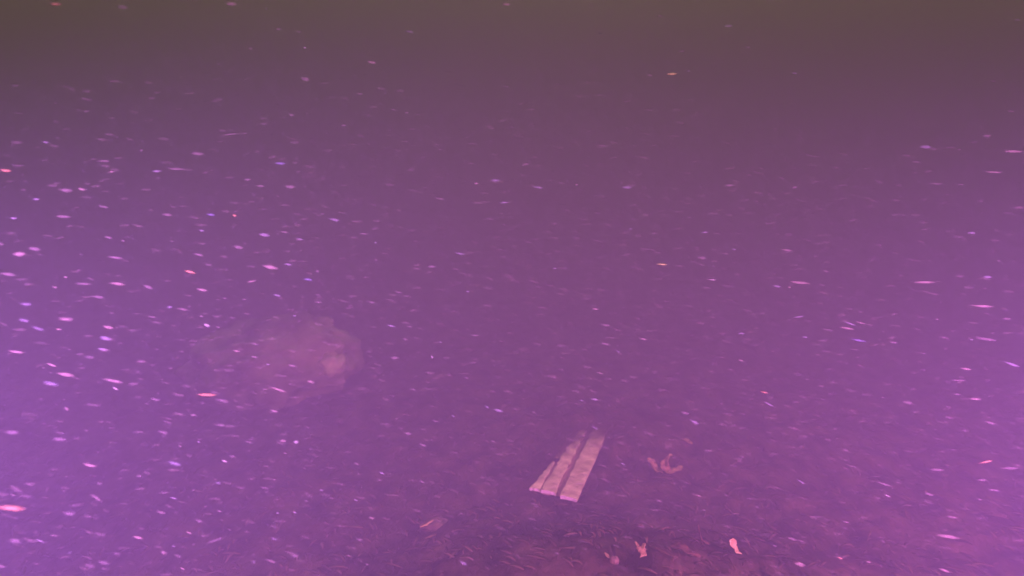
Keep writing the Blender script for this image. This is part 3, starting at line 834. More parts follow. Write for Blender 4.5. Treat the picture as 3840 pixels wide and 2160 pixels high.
FLECKS = [  # x, y, z (m), length (mm), half thickness (mm), slant (degrees), tint, label
    (-0.3855, 0.4913, 0.5817, 23.19, 2.17, 3, 'o', 9),
    (-0.6904, 0.9283, 0.5791, 26.54, 2.39, 8, 'p', 5),
    (-0.4199, 0.5840, 0.7223, 11.78, 1.19, 5, 'l', 117),
    (-0.6406, 0.9510, 0.5387, 30.96, 3.34, 10, 'p', 37),
    (-0.3885, 0.5568, 0.6597, 15.75, 1.42, 12, 'l', 28),
    (-0.6273, 0.9055, 0.5672, 19.76, 1.71, 16, 'p', 161),
    (-0.4001, 0.6638, 0.6261, 23.03, 1.66, 13, 'p', 26),
    (-0.5864, 0.9756, 0.5092, 11.06, 1.59, 30, 'w', 288),
    (-0.4546, 0.9810, 0.4974, 32.46, 2.57, 2, 'o', 22),
    (-0.2787, 0.6335, 0.6163, 18.13, 1.31, 10, 'd', 13),
    (-0.3011, 0.5767, 0.5782, 15.75, 1.59, 11, 'l', 3),
    (-0.6309, 0.9636, 0.3933, 27.67, 2.59, 8, 'p', 23),
    (-0.4072, 0.5306, 0.6270, 14.87, 1.50, 5, 'd', 58),
    (-0.3795, 0.5456, 0.6147, 15.75, 1.42, 5, 'd', 11),
    (-0.2202, 0.6629, 0.5611, 6.10, 1.54, 10, 'w', 172),
    (-0.4251, 0.9557, 0.4034, 11.29, 1.63, 25, 'w', 285),
    (-0.2669, 0.6179, 0.5661, 8.16, 1.03, 15, 'd', 175),
    (-0.2723, 0.6714, 0.5574, 10.67, 0.96, 15, 'd', 42),
    (-0.2422, 0.6681, 0.5924, 10.32, 1.11, 14, 'p', 34),
    (-0.3458, 0.7613, 0.6591, 9.58, 1.55, 22, 'w', 6),
    (-0.3566, 0.9926, 0.7349, 19.75, 2.84, 9, 'l', 36),
    (-0.3078, 0.8702, 0.7079, 24.34, 2.63, 9, 'p', 21),
    (-0.4154, 0.8802, 0.7001, 19.55, 1.76, 10, 'o', 30),
    (-0.3913, 0.9003, 0.7720, 13.44, 1.69, 6, 'b', 2),
    (-0.3742, 0.9347, 0.7680, 7.52, 1.35, 10, 'o', 296),
    (-0.3242, 0.9834, 0.8364, 19.28, 1.73, 3, 'b', 0),
    (-0.4012, 0.8993, 0.8496, 19.55, 2.46, 5, 'd', 116),
    (-0.3643, 0.9146, 0.8743, 29.33, 1.06, -5, 'd', 291),
    (-0.5462, 0.7573, 0.8320, 15.07, 1.63, 6, 'o', 29),
    (-0.5164, 0.8074, 0.8085, 21.43, 2.31, 6, 'd', 19),
    (-0.4631, 0.7509, 0.8123, 9.86, 1.24, 14, 'p', 277),
    (-0.5509, 0.9491, 0.6714, 24.84, 2.41, 9, 'p', 24),
    (-0.6247, 0.8450, 0.7031, 27.65, 2.49, 5, 'd', 17),
    (-0.4768, 0.8233, 0.7272, 25.00, 1.80, 7, 'd', 18),
    (-0.3953, 0.8651, 0.7245, 17.86, 1.93, 13, 'd', 112),
    (-0.3819, 0.8362, 0.6852, 17.38, 1.63, 13, 'p', 167),
    (-0.3002, 0.8662, 0.6720, 12.75, 1.38, 10, 'l', 145),
    (-0.4698, 0.8014, 0.7543, 13.91, 1.50, 10, 'd', 86),
    (-0.4349, 0.8115, 0.6935, 16.22, 2.04, 18, 'd', 82),
    (-0.4516, 0.7166, 0.7152, 19.16, 1.52, 5, 'd', 20),
    (-0.6161, 0.9495, 0.3462, 21.52, 2.32, 25, 'd', 57),
    (-0.3371, 0.5816, 0.5640, 7.25, 0.91, 22, 'd', 186),
    (-0.1477, 0.6686, 0.4735, 7.76, 1.12, 22, 'p', 35),
    (-0.4788, 0.9372, 0.2985, 11.06, 1.59, 26, 'p', 271),
    (-0.3108, 0.5611, 0.5004, 6.80, 0.98, 24, 'p', 272),
    (-0.2734, 0.5803, 0.5005, 24.93, 0.72, -22, 'd', 290),
    (-0.0700, 0.9219, 0.7179, 16.22, 1.40, 9, 'l', 169),
    (-0.1008, 0.8403, 0.5980, 4.93, 1.07, 60, 'w', 295),
    (-0.1572, 0.9877, 0.5812, 11.57, 1.25, 15, 'd', 192),
    (-0.1555, 0.9281, 0.6638, 13.09, 1.41, 10, 'd', 70),
    (-0.1062, 1.0280, 0.7844, 16.71, 1.50, 6, 'd', 66),
    (-0.2749, 0.9622, 0.9878, 5.64, 1.02, 5, 'w', 287),
    (-0.2817, 0.8781, 0.9973, 9.85, 1.24, 3, 'd', 203),
    (-0.2803, 0.9577, 1.0071, 10.66, 1.15, 5, 'd', 196),
    (-0.4467, 0.7179, 0.9937, 14.90, 1.61, 3, 'o', 149),
    (-0.1988, 0.9354, 0.9265, 10.71, 1.16, 10, 'd', 201),
    (-0.1694, 1.0198, 0.9115, 10.28, 1.11, 5, 'd', 195),
    (-0.2685, 0.8667, 0.8961, 9.02, 1.14, 5, 'd', 197),
    (-0.3313, 0.9181, 0.9805, 8.55, 1.08, 5, 'd', 198),
    (0.2450, 1.1041, 0.9698, 18.35, 1.98, -3, 'y', 31),
    (0.2417, 1.1950, 1.0708, 13.84, 1.99, 3, 'd', 204),
    (0.2801, 1.1955, 1.0156, 15.37, 1.94, 0, 'd', 50),
    (0.3711, 1.1437, 1.0144, 13.55, 1.46, 0, 'd', 206),
    (0.2415, 1.2599, 0.9840, 14.41, 1.56, 0, 'd', 208),
    (0.2406, 1.0977, 0.6753, 19.76, 1.28, 4, 'y', 7),
    (0.3587, 1.2189, 0.6279, 17.61, 1.27, 4, 'w', 300),
    (0.4758, 1.1246, 0.6404, 38.44, 2.35, 4, 'p', 25),
    (0.7122, 1.1754, 0.6317, 50.08, 2.52, 2, 'p', 27),
    (0.7396, 1.0619, 0.6146, 42.44, 2.14, 3, 'p', 4),
    (0.7616, 1.0723, 0.8531, 34.27, 2.22, 1, 'p', 33),
    (0.7590, 1.1048, 0.8212, 29.95, 1.51, 2, 'p', 294),
    (0.6686, 1.1020, 0.8033, 25.61, 1.38, 2, 'd', 93),
    (0.4938, 1.1592, 0.5742, 25.61, 1.29, -6, 'l', 289),
    (0.4128, 0.9439, 0.5961, 10.53, 1.14, 12, 'l', 265),
    (0.5431, 1.0808, 0.5817, 26.14, 1.51, 18, 'l', 297),
    (0.5798, 1.1185, 0.5736, 20.81, 1.20, 12, 'p', 298),
    (0.5167, 1.0366, 0.5851, 26.54, 1.91, 8, 'p', 38),
    (0.5537, 1.0690, 0.5571, 32.29, 1.86, 12, 'b', 1),
    (0.3854, 1.0082, 0.4915, 15.52, 1.12, 14, 'o', 299),
    (0.4002, 1.0223, 0.4670, 20.20, 1.45, 26, 'l', 10),
    (0.4003, 1.0005, 0.7119, 20.22, 1.16, 4, 'p', 166),
    (0.7418, 1.0480, 0.5648, 44.07, 2.54, 9, 'd', 12),
    (0.7670, 1.0203, 0.5326, 31.01, 2.23, 20, 'l', 170),
    (0.7736, 1.1311, 0.4897, 26.37, 1.90, 10, 'p', 41),
    (0.7776, 1.1513, 0.4624, 30.43, 2.19, 2, 'd', 89),
    (0.6967, 0.9908, 0.4870, 21.97, 1.74, 5, 'p', 153),
    (0.6785, 1.0042, 0.4897, 14.12, 1.27, 2, 'd', 215),
    (0.6995, 0.9537, 0.4031, 25.10, 1.63, -9, 'o', 39),
    (0.6061, 0.8781, 0.3273, 35.39, 3.06, 4, 'p', 8),
    (0.7062, 0.9657, 0.3680, 20.81, 1.87, 3, 'd', 60),
    (0.6885, 0.9155, 0.3778, 26.14, 1.32, 10, 'd', 62),
    (0.6711, 0.9711, 0.2144, 21.63, 1.95, 18, 'p', 32),
    (0.5518, 1.0561, 0.1818, 13.56, 1.26, 22, 'o', 269),
    (0.4054, 0.9009, 0.3979, 16.18, 1.00, 26, 'l', 141),
    (0.5711, 0.9734, 0.3388, 12.30, 1.14, 24, 'w', 286),
    (0.5464, 0.9415, 0.3738, 30.96, 1.78, 18, 'd', 15),
    (0.1449, 0.9104, 0.5843, 6.55, 0.88, 24, 'l', 250),
    (0.3300, 1.0607, 0.8027, 19.32, 2.09, 2, 'd', 105),
    (0.6721, 1.0185, 0.3593, 27.75, 2.50, 3, 'd', 63),
    (0.6933, 0.8982, 0.4196, 30.12, 2.17, -3, 'd', 16),
    (0.1146, 0.9042, 0.4770, 12.22, 0.91, 25, 'l', 293),
    (0.1629, 0.9482, 0.4025, 10.53, 0.98, 18, 'l', 292),
    (-0.0279, 0.9494, 0.4374, 6.43, 0.95, 20, 'd', 224),
    (-0.1162, 0.7775, 0.5770, 10.33, 0.93, 18, 'd', 73),
    (-0.1809, 0.8935, 0.4148, 11.28, 1.22, 20, 'l', 240),
    (-0.1417, 0.6877, 0.5072, 7.76, 0.84, 22, 'd', 178),
    (-0.1127, 0.8057, 0.4457, 10.15, 1.10, 24, 'd', 223),
    (-0.2292, 0.9373, 0.3508, 9.44, 1.02, 24, 'l', 242),
    (-0.3420, 0.9495, 0.8066, 15.04, 1.90, 4, 'd', 114),
    (-0.2901, 0.9134, 0.8072, 16.67, 2.70, 4, 'd', 106),
    (-0.4774, 0.9793, 0.6282, 20.70, 2.09, 12, 'd', 109),
    (-0.3820, 0.5761, 0.7108, 14.87, 1.34, 6, 'p', 162),
    (-0.4269, 0.6044, 0.6955, 14.07, 1.01, 20, 'l', 134),
    (-0.4208, 0.5802, 0.7088, 11.78, 1.19, 10, 'l', 131),
    (-0.1704, 0.8216, 0.6728, 11.71, 1.10, 12, 'd', 111),
    (-0.2383, 0.8312, 0.6708, 12.05, 1.13, 10, 'd', 110),
    (-0.2496, 0.8334, 0.6987, 13.15, 1.66, 6, 'b', 40),
    (-0.3428, 0.8610, 0.7347, 16.22, 2.63, 14, 'd', 108),
    (-0.2004, 0.9321, 0.7435, 14.29, 1.13, 5, 'd', 115),
    (-0.2832, 0.8578, 0.7540, 14.66, 1.16, 4, 'd', 113),
    (-0.2807, 0.7285, 0.6464, 11.01, 0.99, 12, 'd', 102),
    (-0.3723, 0.9018, 0.5880, 12.54, 1.13, 12, 'p', 163),
    (-0.3509, 0.9073, 0.5779, 13.79, 1.49, 12, 'd', 100),
    (-0.2888, 0.8729, 0.5763, 15.48, 1.67, 14, 'd', 101),
    (-0.3363, 0.9495, 0.5166, 28.97, 2.09, 20, 'p', 171),
    (-0.2093, 0.6880, 0.6170, 9.38, 1.18, 14, 'p', 164),
    (-0.3200, 0.5898, 0.6335, 13.12, 1.04, 10, 'd', 78),
    (-0.4601, 0.9243, 0.7700, 16.71, 2.10, 5, 'd', 83),
    (-0.5198, 0.8031, 0.7782, 20.24, 1.82, 4, 'd', 84),
    (-0.4339, 0.7377, 0.7945, 12.77, 1.38, 12, 'd', 79),
    (-0.4351, 0.9114, 0.8303, 25.07, 1.81, 2, 'd', 14),
    (-0.3384, 0.5263, 0.5846, 6.75, 0.97, 1.8, 'd', 187),
    (0.0517, 0.7263, 0.3969, 8.51, 1.00, 22.6, 'd', 222),
    (0.4776, 1.2182, 0.9832, 13.06, 1.65, 6.4, 'l', 257),
    (0.1442, 1.1894, 1.0428, 9.79, 1.12, 2.8, 'l', 255),
    (-0.5889, 0.8988, 0.6899, 6.74, 1.00, 9.3, 'p', 278),
    (0.1303, 1.0366, 0.4696, 13.80, 2.03, 10.5, 'l', 138),
    (-0.4241, 0.9193, 0.6321, 10.28, 0.98, 11.9, 'd', 233),
    (-0.2310, 0.9009, 0.7654, 16.22, 2.45, 12.2, 'l', 146),
    (0.5964, 1.0466, 0.5600, 18.45, 1.60, 9.4, 'd', 90),
    (-0.4946, 0.8515, 0.8411, 17.11, 1.50, -0.5, 'd', 85),
    (-0.3156, 0.9420, 1.0328, 6.27, 0.93, 7.0, 'd', 200),
    (-0.1034, 0.8849, 0.4944, 11.90, 1.01, 11.3, 'd', 95),
    (-0.5266, 0.9806, 0.2501, 7.85, 1.16, 29.1, 'l', 249),
    (0.4583, 0.8061, 0.3344, 8.56, 1.22, 15.6, 'p', 273),
    (-0.6898, 0.8844, 0.3866, 9.79, 1.23, 17.0, 'd', 185),
    (-0.2728, 0.8866, 0.7418, 11.59, 0.94, 8.2, 'l', 148),
    (0.0998, 0.9432, 0.5023, 6.27, 0.93, 14.5, 'l', 262),
    (0.1355, 0.9710, 0.6066, 17.55, 1.92, 9.1, 'd', 65),
    (-0.0092, 1.2399, 1.0977, 18.83, 2.94, 5.8, 'p', 152),
    (-0.0759, 0.8423, 0.5183, 5.64, 0.85, 18.6, 'l', 261),
    (-0.2875, 0.8775, 0.7102, 13.91, 1.59, 7.5, 'l', 147),
    (-0.4227, 0.8041, 0.8536, 5.64, 0.84, 4.3, 'd', 214),
    (-0.3663, 0.5266, 0.5574, 12.25, 1.81, 5.2, 'd', 52),
    (0.3469, 0.9044, 0.3579, 10.79, 1.00, 19.5, 'd', 228),
    (-0.1103, 0.8017, 0.4967, 13.15, 1.46, 19.3, 'd', 96),
    (0.3617, 1.2203, 1.0593, 19.21, 2.57, 0.9, 'l', 120),
    (-0.4221, 0.8328, 0.8294, 13.91, 1.32, 0.3, 'l', 132),
    (-0.4907, 0.9865, 0.3412, 7.53, 1.12, 7.0, 'd', 179),
    (-0.0526, 0.9502, 0.5969, 14.66, 1.33, 0.2, 'd', 72),
    (-0.2327, 0.6598, 0.5637, 9.38, 1.28, 6.7, 'p', 150),
    (-0.3000, 0.5638, 0.4953, 9.07, 1.16, 29.3, 'd', 44),
    (-0.3317, 0.5276, 0.5202, 7.00, 0.95, 12.0, 'd', 188),
    (0.2915, 1.0439, 0.4290, 20.20, 2.39, 26.7, 'l', 140),
    (-0.4401, 0.7207, 0.7002, 14.90, 1.57, 7.5, 'd', 80),
    (-0.5385, 0.9095, 0.3073, 17.69, 2.09, 17.6, 'p', 151),
    (-0.5262, 0.7699, 0.8004, 9.27, 1.27, 4.5, 'l', 259),
    (-0.3429, 0.9330, 0.5595, 8.35, 0.95, 7.6, 'l', 247),
    (0.6393, 1.0909, 0.8599, 21.97, 3.23, 2.0, 'l', 121),
    (-0.0556, 0.8120, 0.5798, 6.92, 0.84, 9.9, 'd', 193),
    (0.7750, 1.1554, 0.8784, 20.72, 2.43, -2.2, 'd', 76),
    (-0.1559, 0.8679, 0.6315, 13.53, 1.18, 10.4, 'l', 125),
    (0.1957, 1.1396, 0.7278, 7.21, 1.07, 7.0, 'l', 252),
    (-0.3464, 0.6836, 0.6975, 7.76, 0.90, 1.1, 'l', 260),
    (-0.5142, 1.0052, 0.4051, 9.79, 1.12, 9.9, 'd', 176),
    (-0.1470, 0.8337, 0.5988, 13.15, 2.11, 6.6, 'd', 68),
    (0.4738, 1.1710, 0.7944, 12.55, 1.99, 2.0, 'd', 184),
    (-0.1841, 0.7092, 0.4043, 6.92, 0.79, 22.4, 'd', 173),
    (0.1266, 1.1585, 1.0815, 7.37, 1.09, -1.8, 'd', 205),
    (-0.4910, 1.0174, 0.4068, 7.53, 1.19, 14.1, 'l', 239),
    (-0.2191, 0.6349, 0.4508, 11.64, 1.78, 17.6, 'd', 47),
    (0.6773, 1.0677, 0.8558, 7.85, 1.16, 2.9, 'd', 209),
    (-0.3572, 0.9664, 0.3685, 7.06, 1.05, 11.4, 'd', 174),
    (-0.2876, 0.5838, 0.5182, 9.07, 1.36, 12.5, 'd', 46),
    (-0.2884, 0.6469, 0.5859, 9.38, 1.41, 6.2, 'd', 43),
    (-0.2765, 0.6039, 0.5459, 7.25, 0.73, 6.5, 'l', 241),
    (0.1724, 1.0457, 0.8003, 18.43, 2.27, 1.7, 'l', 126),
    (-0.1716, 0.7130, 0.5137, 8.01, 0.99, 21.0, 'd', 177),
    (-0.3300, 0.9424, 0.4219, 6.74, 1.00, 6.7, 'd', 181),
    (-0.6825, 0.9118, 0.3008, 15.69, 1.52, 15.4, 'l', 122),
    (-0.4321, 0.7642, 0.7549, 7.12, 0.92, 3.4, 'd', 213),
    (-0.3891, 0.7866, 0.7517, 5.48, 0.81, 7.9, 'd', 212),
    (0.5047, 0.9588, 0.3035, 12.05, 1.84, 10.8, 'd', 189),
    (-0.0118, 1.0331, 0.7785, 17.99, 1.48, -2.3, 'l', 128),
    (-0.3183, 0.9319, 0.3338, 8.97, 1.02, 18.2, 'l', 237),
    (0.3490, 1.0208, 0.5810, 13.80, 1.36, 3.5, 'l', 144),
    (-0.4436, 0.8347, 1.0136, 16.67, 2.35, 5.6, 'd', 74),
    (0.4463, 0.9718, 0.2244, 21.52, 3.20, 11.3, 'p', 154),
    (-0.3643, 0.9890, 0.3015, 7.37, 1.17, 13.5, 'l', 238),
    (-0.1585, 0.6560, 0.4562, 9.70, 1.34, 15.7, 'd', 45),
    (-0.2722, 0.8435, 0.6507, 5.64, 0.84, 7.3, 'l', 268),
    (0.6746, 1.0686, 0.5917, 8.00, 1.20, 10.5, 'd', 218),
    (0.2969, 0.9852, 0.3085, 9.38, 1.28, 4.8, 'd', 225),
    (0.3231, 0.9655, 0.3433, 9.17, 1.05, 19.2, 'd', 227),
    (-0.1480, 0.9977, 0.9061, 10.03, 1.33, -4.6, 'd', 199),
    (0.2777, 1.0524, 0.4411, 17.31, 2.53, 12.7, 'd', 99),
    (0.2593, 0.8875, 0.3836, 10.28, 0.95, 23.9, 'p', 274),
    (0.4513, 1.1061, 0.6363, 7.53, 1.12, 13.9, 'p', 284),
    (0.2870, 1.0363, 0.6949, 16.18, 2.53, 5.0, 'd', 103),
    (-0.5148, 0.9713, 0.3360, 15.06, 1.60, 8.2, 'l', 123),
    (-0.6227, 0.9217, 0.6131, 11.29, 1.28, 7.4, 'p', 281),
    (0.4524, 1.1595, 0.6275, 15.69, 2.12, 9.0, 'l', 143),
    (-0.0514, 1.0080, 0.8077, 8.15, 1.30, 0.4, 'p', 275),
    (-0.0988, 0.8409, 0.7133, 12.77, 1.83, -2.6, 'd', 67),
    (-0.5004, 0.9498, 0.2315, 9.99, 1.14, 23.0, 'p', 270),
    (0.7941, 1.0807, 0.5898, 16.95, 1.95, 3.2, 'd', 91),
    (-0.1959, 1.0092, 0.9750, 15.42, 2.28, 7.5, 'p', 158),
    (-0.3514, 0.5392, 0.5045, 12.69, 1.14, 8.9, 'd', 51),
    (-0.1035, 0.9684, 0.5818, 6.27, 0.93, 10.1, 'l', 251),
    (-0.3503, 0.9122, 0.2681, 19.76, 2.09, 24.2, 'd', 48),
    (0.1348, 0.9641, 0.5803, 17.55, 2.02, 9.5, 'd', 69),
    (-0.2070, 0.6413, 0.5075, 7.50, 0.69, 20.2, 'd', 180),
    (-0.3801, 0.4826, 0.5591, 11.81, 1.89, 10.0, 'd', 55),
    (-0.3032, 0.8017, 0.8205, 10.64, 1.50, -1.6, 'd', 107),
    (-0.2590, 0.9466, 0.7690, 6.11, 0.91, 0.1, 'd', 231),
    (-0.3484, 0.4952, 0.5412, 4.22, 0.62, 18.5, 'l', 248),
    (0.3714, 1.0794, 0.5204, 11.80, 1.14, 12.0, 'p', 283),
    (-0.2251, 0.7899, 0.7162, 6.71, 0.99, 3.2, 'd', 232),
    (-0.5129, 0.9597, 0.6215, 16.56, 1.37, 7.4, 'd', 87),
    (-0.1511, 0.8563, 0.5092, 5.79, 0.90, 17.6, 'd', 221),
    (-0.4249, 0.9238, 0.3407, 11.29, 1.52, 20.3, 'd', 183),
    (0.0303, 0.9177, 0.4941, 7.94, 0.91, 18.9, 'd', 220),
    (0.6734, 1.0047, 0.9489, 9.79, 1.12, 15.2, 'd', 210),
    (-0.1755, 0.8812, 0.7156, 7.33, 0.86, 2.8, 'd', 234),
    (-0.5738, 0.7969, 0.7769, 12.22, 1.24, 0.4, 'l', 133),
    (-0.1361, 0.8513, 0.4910, 13.91, 1.92, 13.0, 'd', 94),
    (0.7017, 1.0054, 0.6712, 15.37, 2.15, 2.2, 'l', 136),
    (0.3160, 0.9770, 0.7160, 10.28, 0.98, 13.2, 'l', 264),
    (-0.1654, 0.8348, 0.7437, 5.32, 0.79, 9.0, 'l', 267),
    (-0.5272, 0.9563, 0.3206, 18.07, 2.62, 15.1, 'd', 56),
    (-0.3531, 0.9441, 0.5188, 8.56, 1.28, 13.7, 'd', 230),
    (-0.3548, 0.9274, 1.0356, 17.55, 2.81, 4.5, 'p', 157),
    (0.0203, 1.0861, 0.8330, 13.48, 2.04, -8.7, 'd', 71),
    (-0.3694, 0.6083, 0.6852, 12.69, 1.96, 9.4, 'l', 129),
    (-0.2443, 1.0317, 0.8902, 10.53, 1.47, 2.8, 'd', 202),
    (0.7960, 1.0866, 0.4102, 24.62, 2.53, 14.6, 'd', 59),
    (0.2117, 1.3230, 0.8966, 8.32, 1.29, -0.7, 'd', 207),
    (-0.4881, 0.8550, 0.8284, 6.11, 0.91, 5.0, 'p', 280),
    (-0.0559, 0.7204, 0.3880, 12.77, 1.73, 25.6, 'l', 137),
    (0.1878, 0.9577, 0.5894, 15.04, 1.25, 12.3, 'p', 165),
    (-0.0613, 0.9388, 0.6625, 7.74, 0.97, -0.6, 'l', 253),
    (0.6981, 1.0476, 0.7316, 18.83, 1.55, 2.7, 'l', 135),
    (0.6727, 0.9188, 0.3617, 9.99, 1.39, 17.7, 'd', 190),
    (0.7710, 1.0841, 0.6832, 8.32, 1.26, 1.3, 'd', 217),
    (-0.0342, 0.8965, 0.5103, 9.52, 1.12, 26.8, 'l', 263),
    (0.7193, 1.0386, 0.2667, 24.17, 1.97, 10.8, 'd', 64),
    (0.1019, 1.1061, 0.8016, 6.90, 1.02, -4.7, 'p', 276),
    (-0.3792, 0.5980, 0.6705, 10.88, 1.23, 10.3, 'd', 88),
    (0.1356, 1.1014, 0.6011, 14.11, 1.46, 9.4, 'p', 155),
    (-0.2255, 0.7587, 0.4584, 5.48, 0.81, 14.1, 'l', 243),
    (0.7115, 1.0288, 1.0347, 12.55, 1.30, 1.9, 'l', 258),
    (-0.3873, 0.9130, 0.6582, 6.27, 0.93, 1.1, 'd', 235),
    (0.2924, 1.1964, 0.9846, 7.69, 1.14, -4.0, 'l', 256),
    (0.0714, 1.1450, 0.6609, 9.38, 1.32, 9.1, 'l', 254),
    (0.6325, 0.9702, 0.3427, 18.83, 2.45, 18.6, 'd', 61),
    (-0.3604, 0.8014, 0.7622, 8.77, 1.15, 11.2, 'l', 266),
    (-0.1216, 0.7982, 0.6482, 8.26, 1.21, 2.6, 'd', 194),
    (0.5220, 1.1354, 0.6577, 15.69, 1.34, 8.5, 'd', 104),
    (0.3726, 0.8937, 0.3035, 8.97, 1.15, 17.8, 'd', 226),
    (-0.2778, 0.9662, 0.9481, 17.55, 2.83, 12.5, 'd', 75),
    (0.3113, 1.1133, 0.7252, 14.43, 1.69, -0.1, 'l', 142),
    (-0.5907, 0.9625, 0.5732, 20.20, 2.02, 8.0, 'l', 130),
    (-0.4047, 0.9240, 0.6158, 10.28, 0.95, 16.4, 'd', 229),
    (0.7965, 1.1391, 0.9160, 17.27, 1.37, 5.1, 'd', 77),
    (-0.1830, 0.7918, 0.3403, 5.95, 0.88, 20.1, 'd', 182),
    (-0.4640, 0.6235, 0.7695, 7.76, 1.00, 5.2, 'd', 211),
    (-0.2323, 0.6171, 0.4803, 9.38, 0.75, 16.4, 'l', 118),
    (-0.1386, 0.9874, 1.0121, 15.04, 1.42, 5.5, 'l', 119),
    (0.5965, 0.9905, 0.4815, 21.08, 2.62, 12.3, 'd', 92),
    (0.1908, 0.8293, 0.4071, 11.90, 1.45, 13.7, 'd', 97),
    (-0.4675, 0.6508, 0.7564, 14.02, 2.09, 0.4, 'p', 159),
    (-0.3827, 0.9682, 0.6453, 8.56, 0.98, 6.7, 'd', 236),
    (0.5685, 0.9670, 0.2665, 7.85, 1.16, 27.0, 'd', 191),
    (-0.4722, 0.6790, 0.7574, 14.46, 2.10, 7.4, 'd', 81),
    (0.4136, 0.9321, 0.2914, 20.20, 2.42, 18.6, 'd', 98),
    (-0.7008, 0.8580, 0.2952, 18.45, 2.38, 10.1, 'd', 53),
    (-0.4696, 0.9645, 0.4722, 14.11, 2.11, 7.1, 'd', 49),
    (-0.5854, 0.9737, 0.6029, 20.20, 2.65, 12.1, 'p', 160),
    (-0.3111, 0.8127, 0.7001, 13.15, 1.07, -7.8, 'p', 168),
    (-0.2396, 0.5815, 0.4783, 4.53, 0.67, 20.7, 'l', 244),
    (0.1106, 0.8332, 0.5792, 10.96, 0.93, 11.7, 'p', 156),
    (-0.0222, 0.9330, 0.8149, 16.22, 2.20, 2.9, 'l', 127),
    (-0.3777, 0.5563, 0.6377, 7.00, 0.69, 13.3, 'p', 279),
    (-0.3456, 0.6460, 0.5785, 11.64, 1.88, 15.9, 'd', 54),
    (0.5555, 0.9870, 0.4909, 7.37, 1.18, 9.8, 'd', 216),
    (-0.0180, 0.8715, 0.5149, 16.22, 2.31, 14.1, 'l', 139),
    (0.7546, 1.0985, 0.5499, 8.48, 1.26, 3.4, 'l', 246),
    (-0.5002, 0.7583, 0.8620, 9.02, 1.01, 7.5, 'l', 245),
    (0.0406, 1.0845, 0.7984, 18.87, 1.91, 6.0, 'l', 124),
    (0.6690, 1.0419, 0.8046, 12.30, 1.14, 0.9, 'd', 219),
    (-0.4447, 0.6609, 0.7223, 6.51, 0.76, 12.3, 'p', 282),
]

def fleck_material(name, c, alpha):
    """soft flocs of silt: pale, feathered out toward their two ends"""
    m, nt, b = new_mat(name)
    tc = nt.nodes.new('ShaderNodeTexCoord')
    sp = nt.nodes.new('ShaderNodeSeparateXYZ')
    nt.links.new(tc.outputs['Generated'], sp.inputs[0])
    r = nt.nodes.new('ShaderNodeValToRGB')
    cr = r.color_ramp
    cr.elements[0].position = 0.0; cr.elements[0].color = (0.05, 0.05, 0.05, 1)
    cr.elements[1].position = 1.0; cr.elements[1].color = (0.05, 0.05, 0.05, 1)
    for pos, val in ((0.22, 0.55), (0.42, 1.0), (0.62, 1.0), (0.82, 0.5)):
        e = cr.elements.new(pos); e.color = (val, val, val, 1)
    nt.links.new(sp.outputs['X'], r.inputs['Fac'])
    mu = nt.nodes.new('ShaderNodeMath'); mu.operation = 'MULTIPLY'
    nt.links.new(r.outputs['Color'], mu.inputs[0]); mu.inputs[1].default_value = alpha
    nt.links.new(mu.outputs[0], b.inputs['Alpha'])
    b.inputs['Base Color'].default_value = (*c, 1)
    b.inputs['Roughness'].default_value = 0.9
    b.inputs['Specular IOR Level'].default_value = 0.05
    b.inputs['Subsurface Weight'].default_value = 0.0
    return m

TINTS = {'o': ((0.95, 0.56, 0.20), 0.48), 'p': ((0.95, 0.78, 0.46), 0.21), 'l': ((0.80, 0.80, 0.62), 0.17), 'w': ((0.95, 0.95, 0.60), 0.32),
         'd': ((0.75, 0.64, 0.42), 0.13), 'b': ((0.62, 0.64, 0.72), 0.18), 'y': ((0.85, 0.95, 0.20), 0.95)}
FLECK_MAT = {k: fleck_material('silt_' + k, *v) for k, v in TINTS.items()}

def fleck_shape(seed):
    """an irregular flat sided sliver, one unit long, unit thickness"""
    rnd = random.Random(seed)
    v, f, n, rings = [], [], 6, 7
    bend = rnd.uniform(-0.25, 0.25)
    for k in range(rings):
        u = k / (rings - 1) * 2 - 1
        rr = max(0.06, (1 - abs(u) ** 2.2)) * rnd.uniform(0.75, 1.1)
        for i in range(n):
            a = 2 * math.pi * i / n
            q = rr * rnd.uniform(0.85, 1.1)
            v.append((u, q * math.cos(a) + bend * (u * u - 0.4), q * math.sin(a)))
    for k in range(rings - 1):
        for i in range(n):
            j = (i + 1) % n
            f.append((k * n + i, k * n + j, (k + 1) * n + j, (k + 1) * n + i))
    f.append(tuple(range(n - 1, -1, -1)))
    f.append(tuple(range((rings - 1) * n, rings * n)))
    return v, f

SHAPES = [fleck_shape(40 + i) for i in range(5)]
FLECK_MESH = {}
for k in TINTS:
    for i, (v, f) in enumerate(SHAPES):
        me = mesh_from('silt_fleck', v, f)
        me.materials.append(FLECK_MAT[k])
        FLECK_MESH[k, i] = me
CAM_R = Vector((1, 0, 0))
DRIFT_UP = Vector((0, -math.sin(PITCH), math.cos(PITCH)))     # the current carries the flecks across, almost level

def drift_matrix(slant, tilt, roll):
    ax = (CAM_R * math.cos(slant) - DRIFT_UP * math.sin(slant)).normalized()
    ax = (ax + Vector((0, 1, 0)) * tilt).normalized()
    side = ax.cross(Vector((0, 1, 0))).normalized()
    up = ax.cross(side)
    m = Matrix((ax, up, side)).transposed()
    return m @ Matrix.Rotation(roll, 3, 'X')

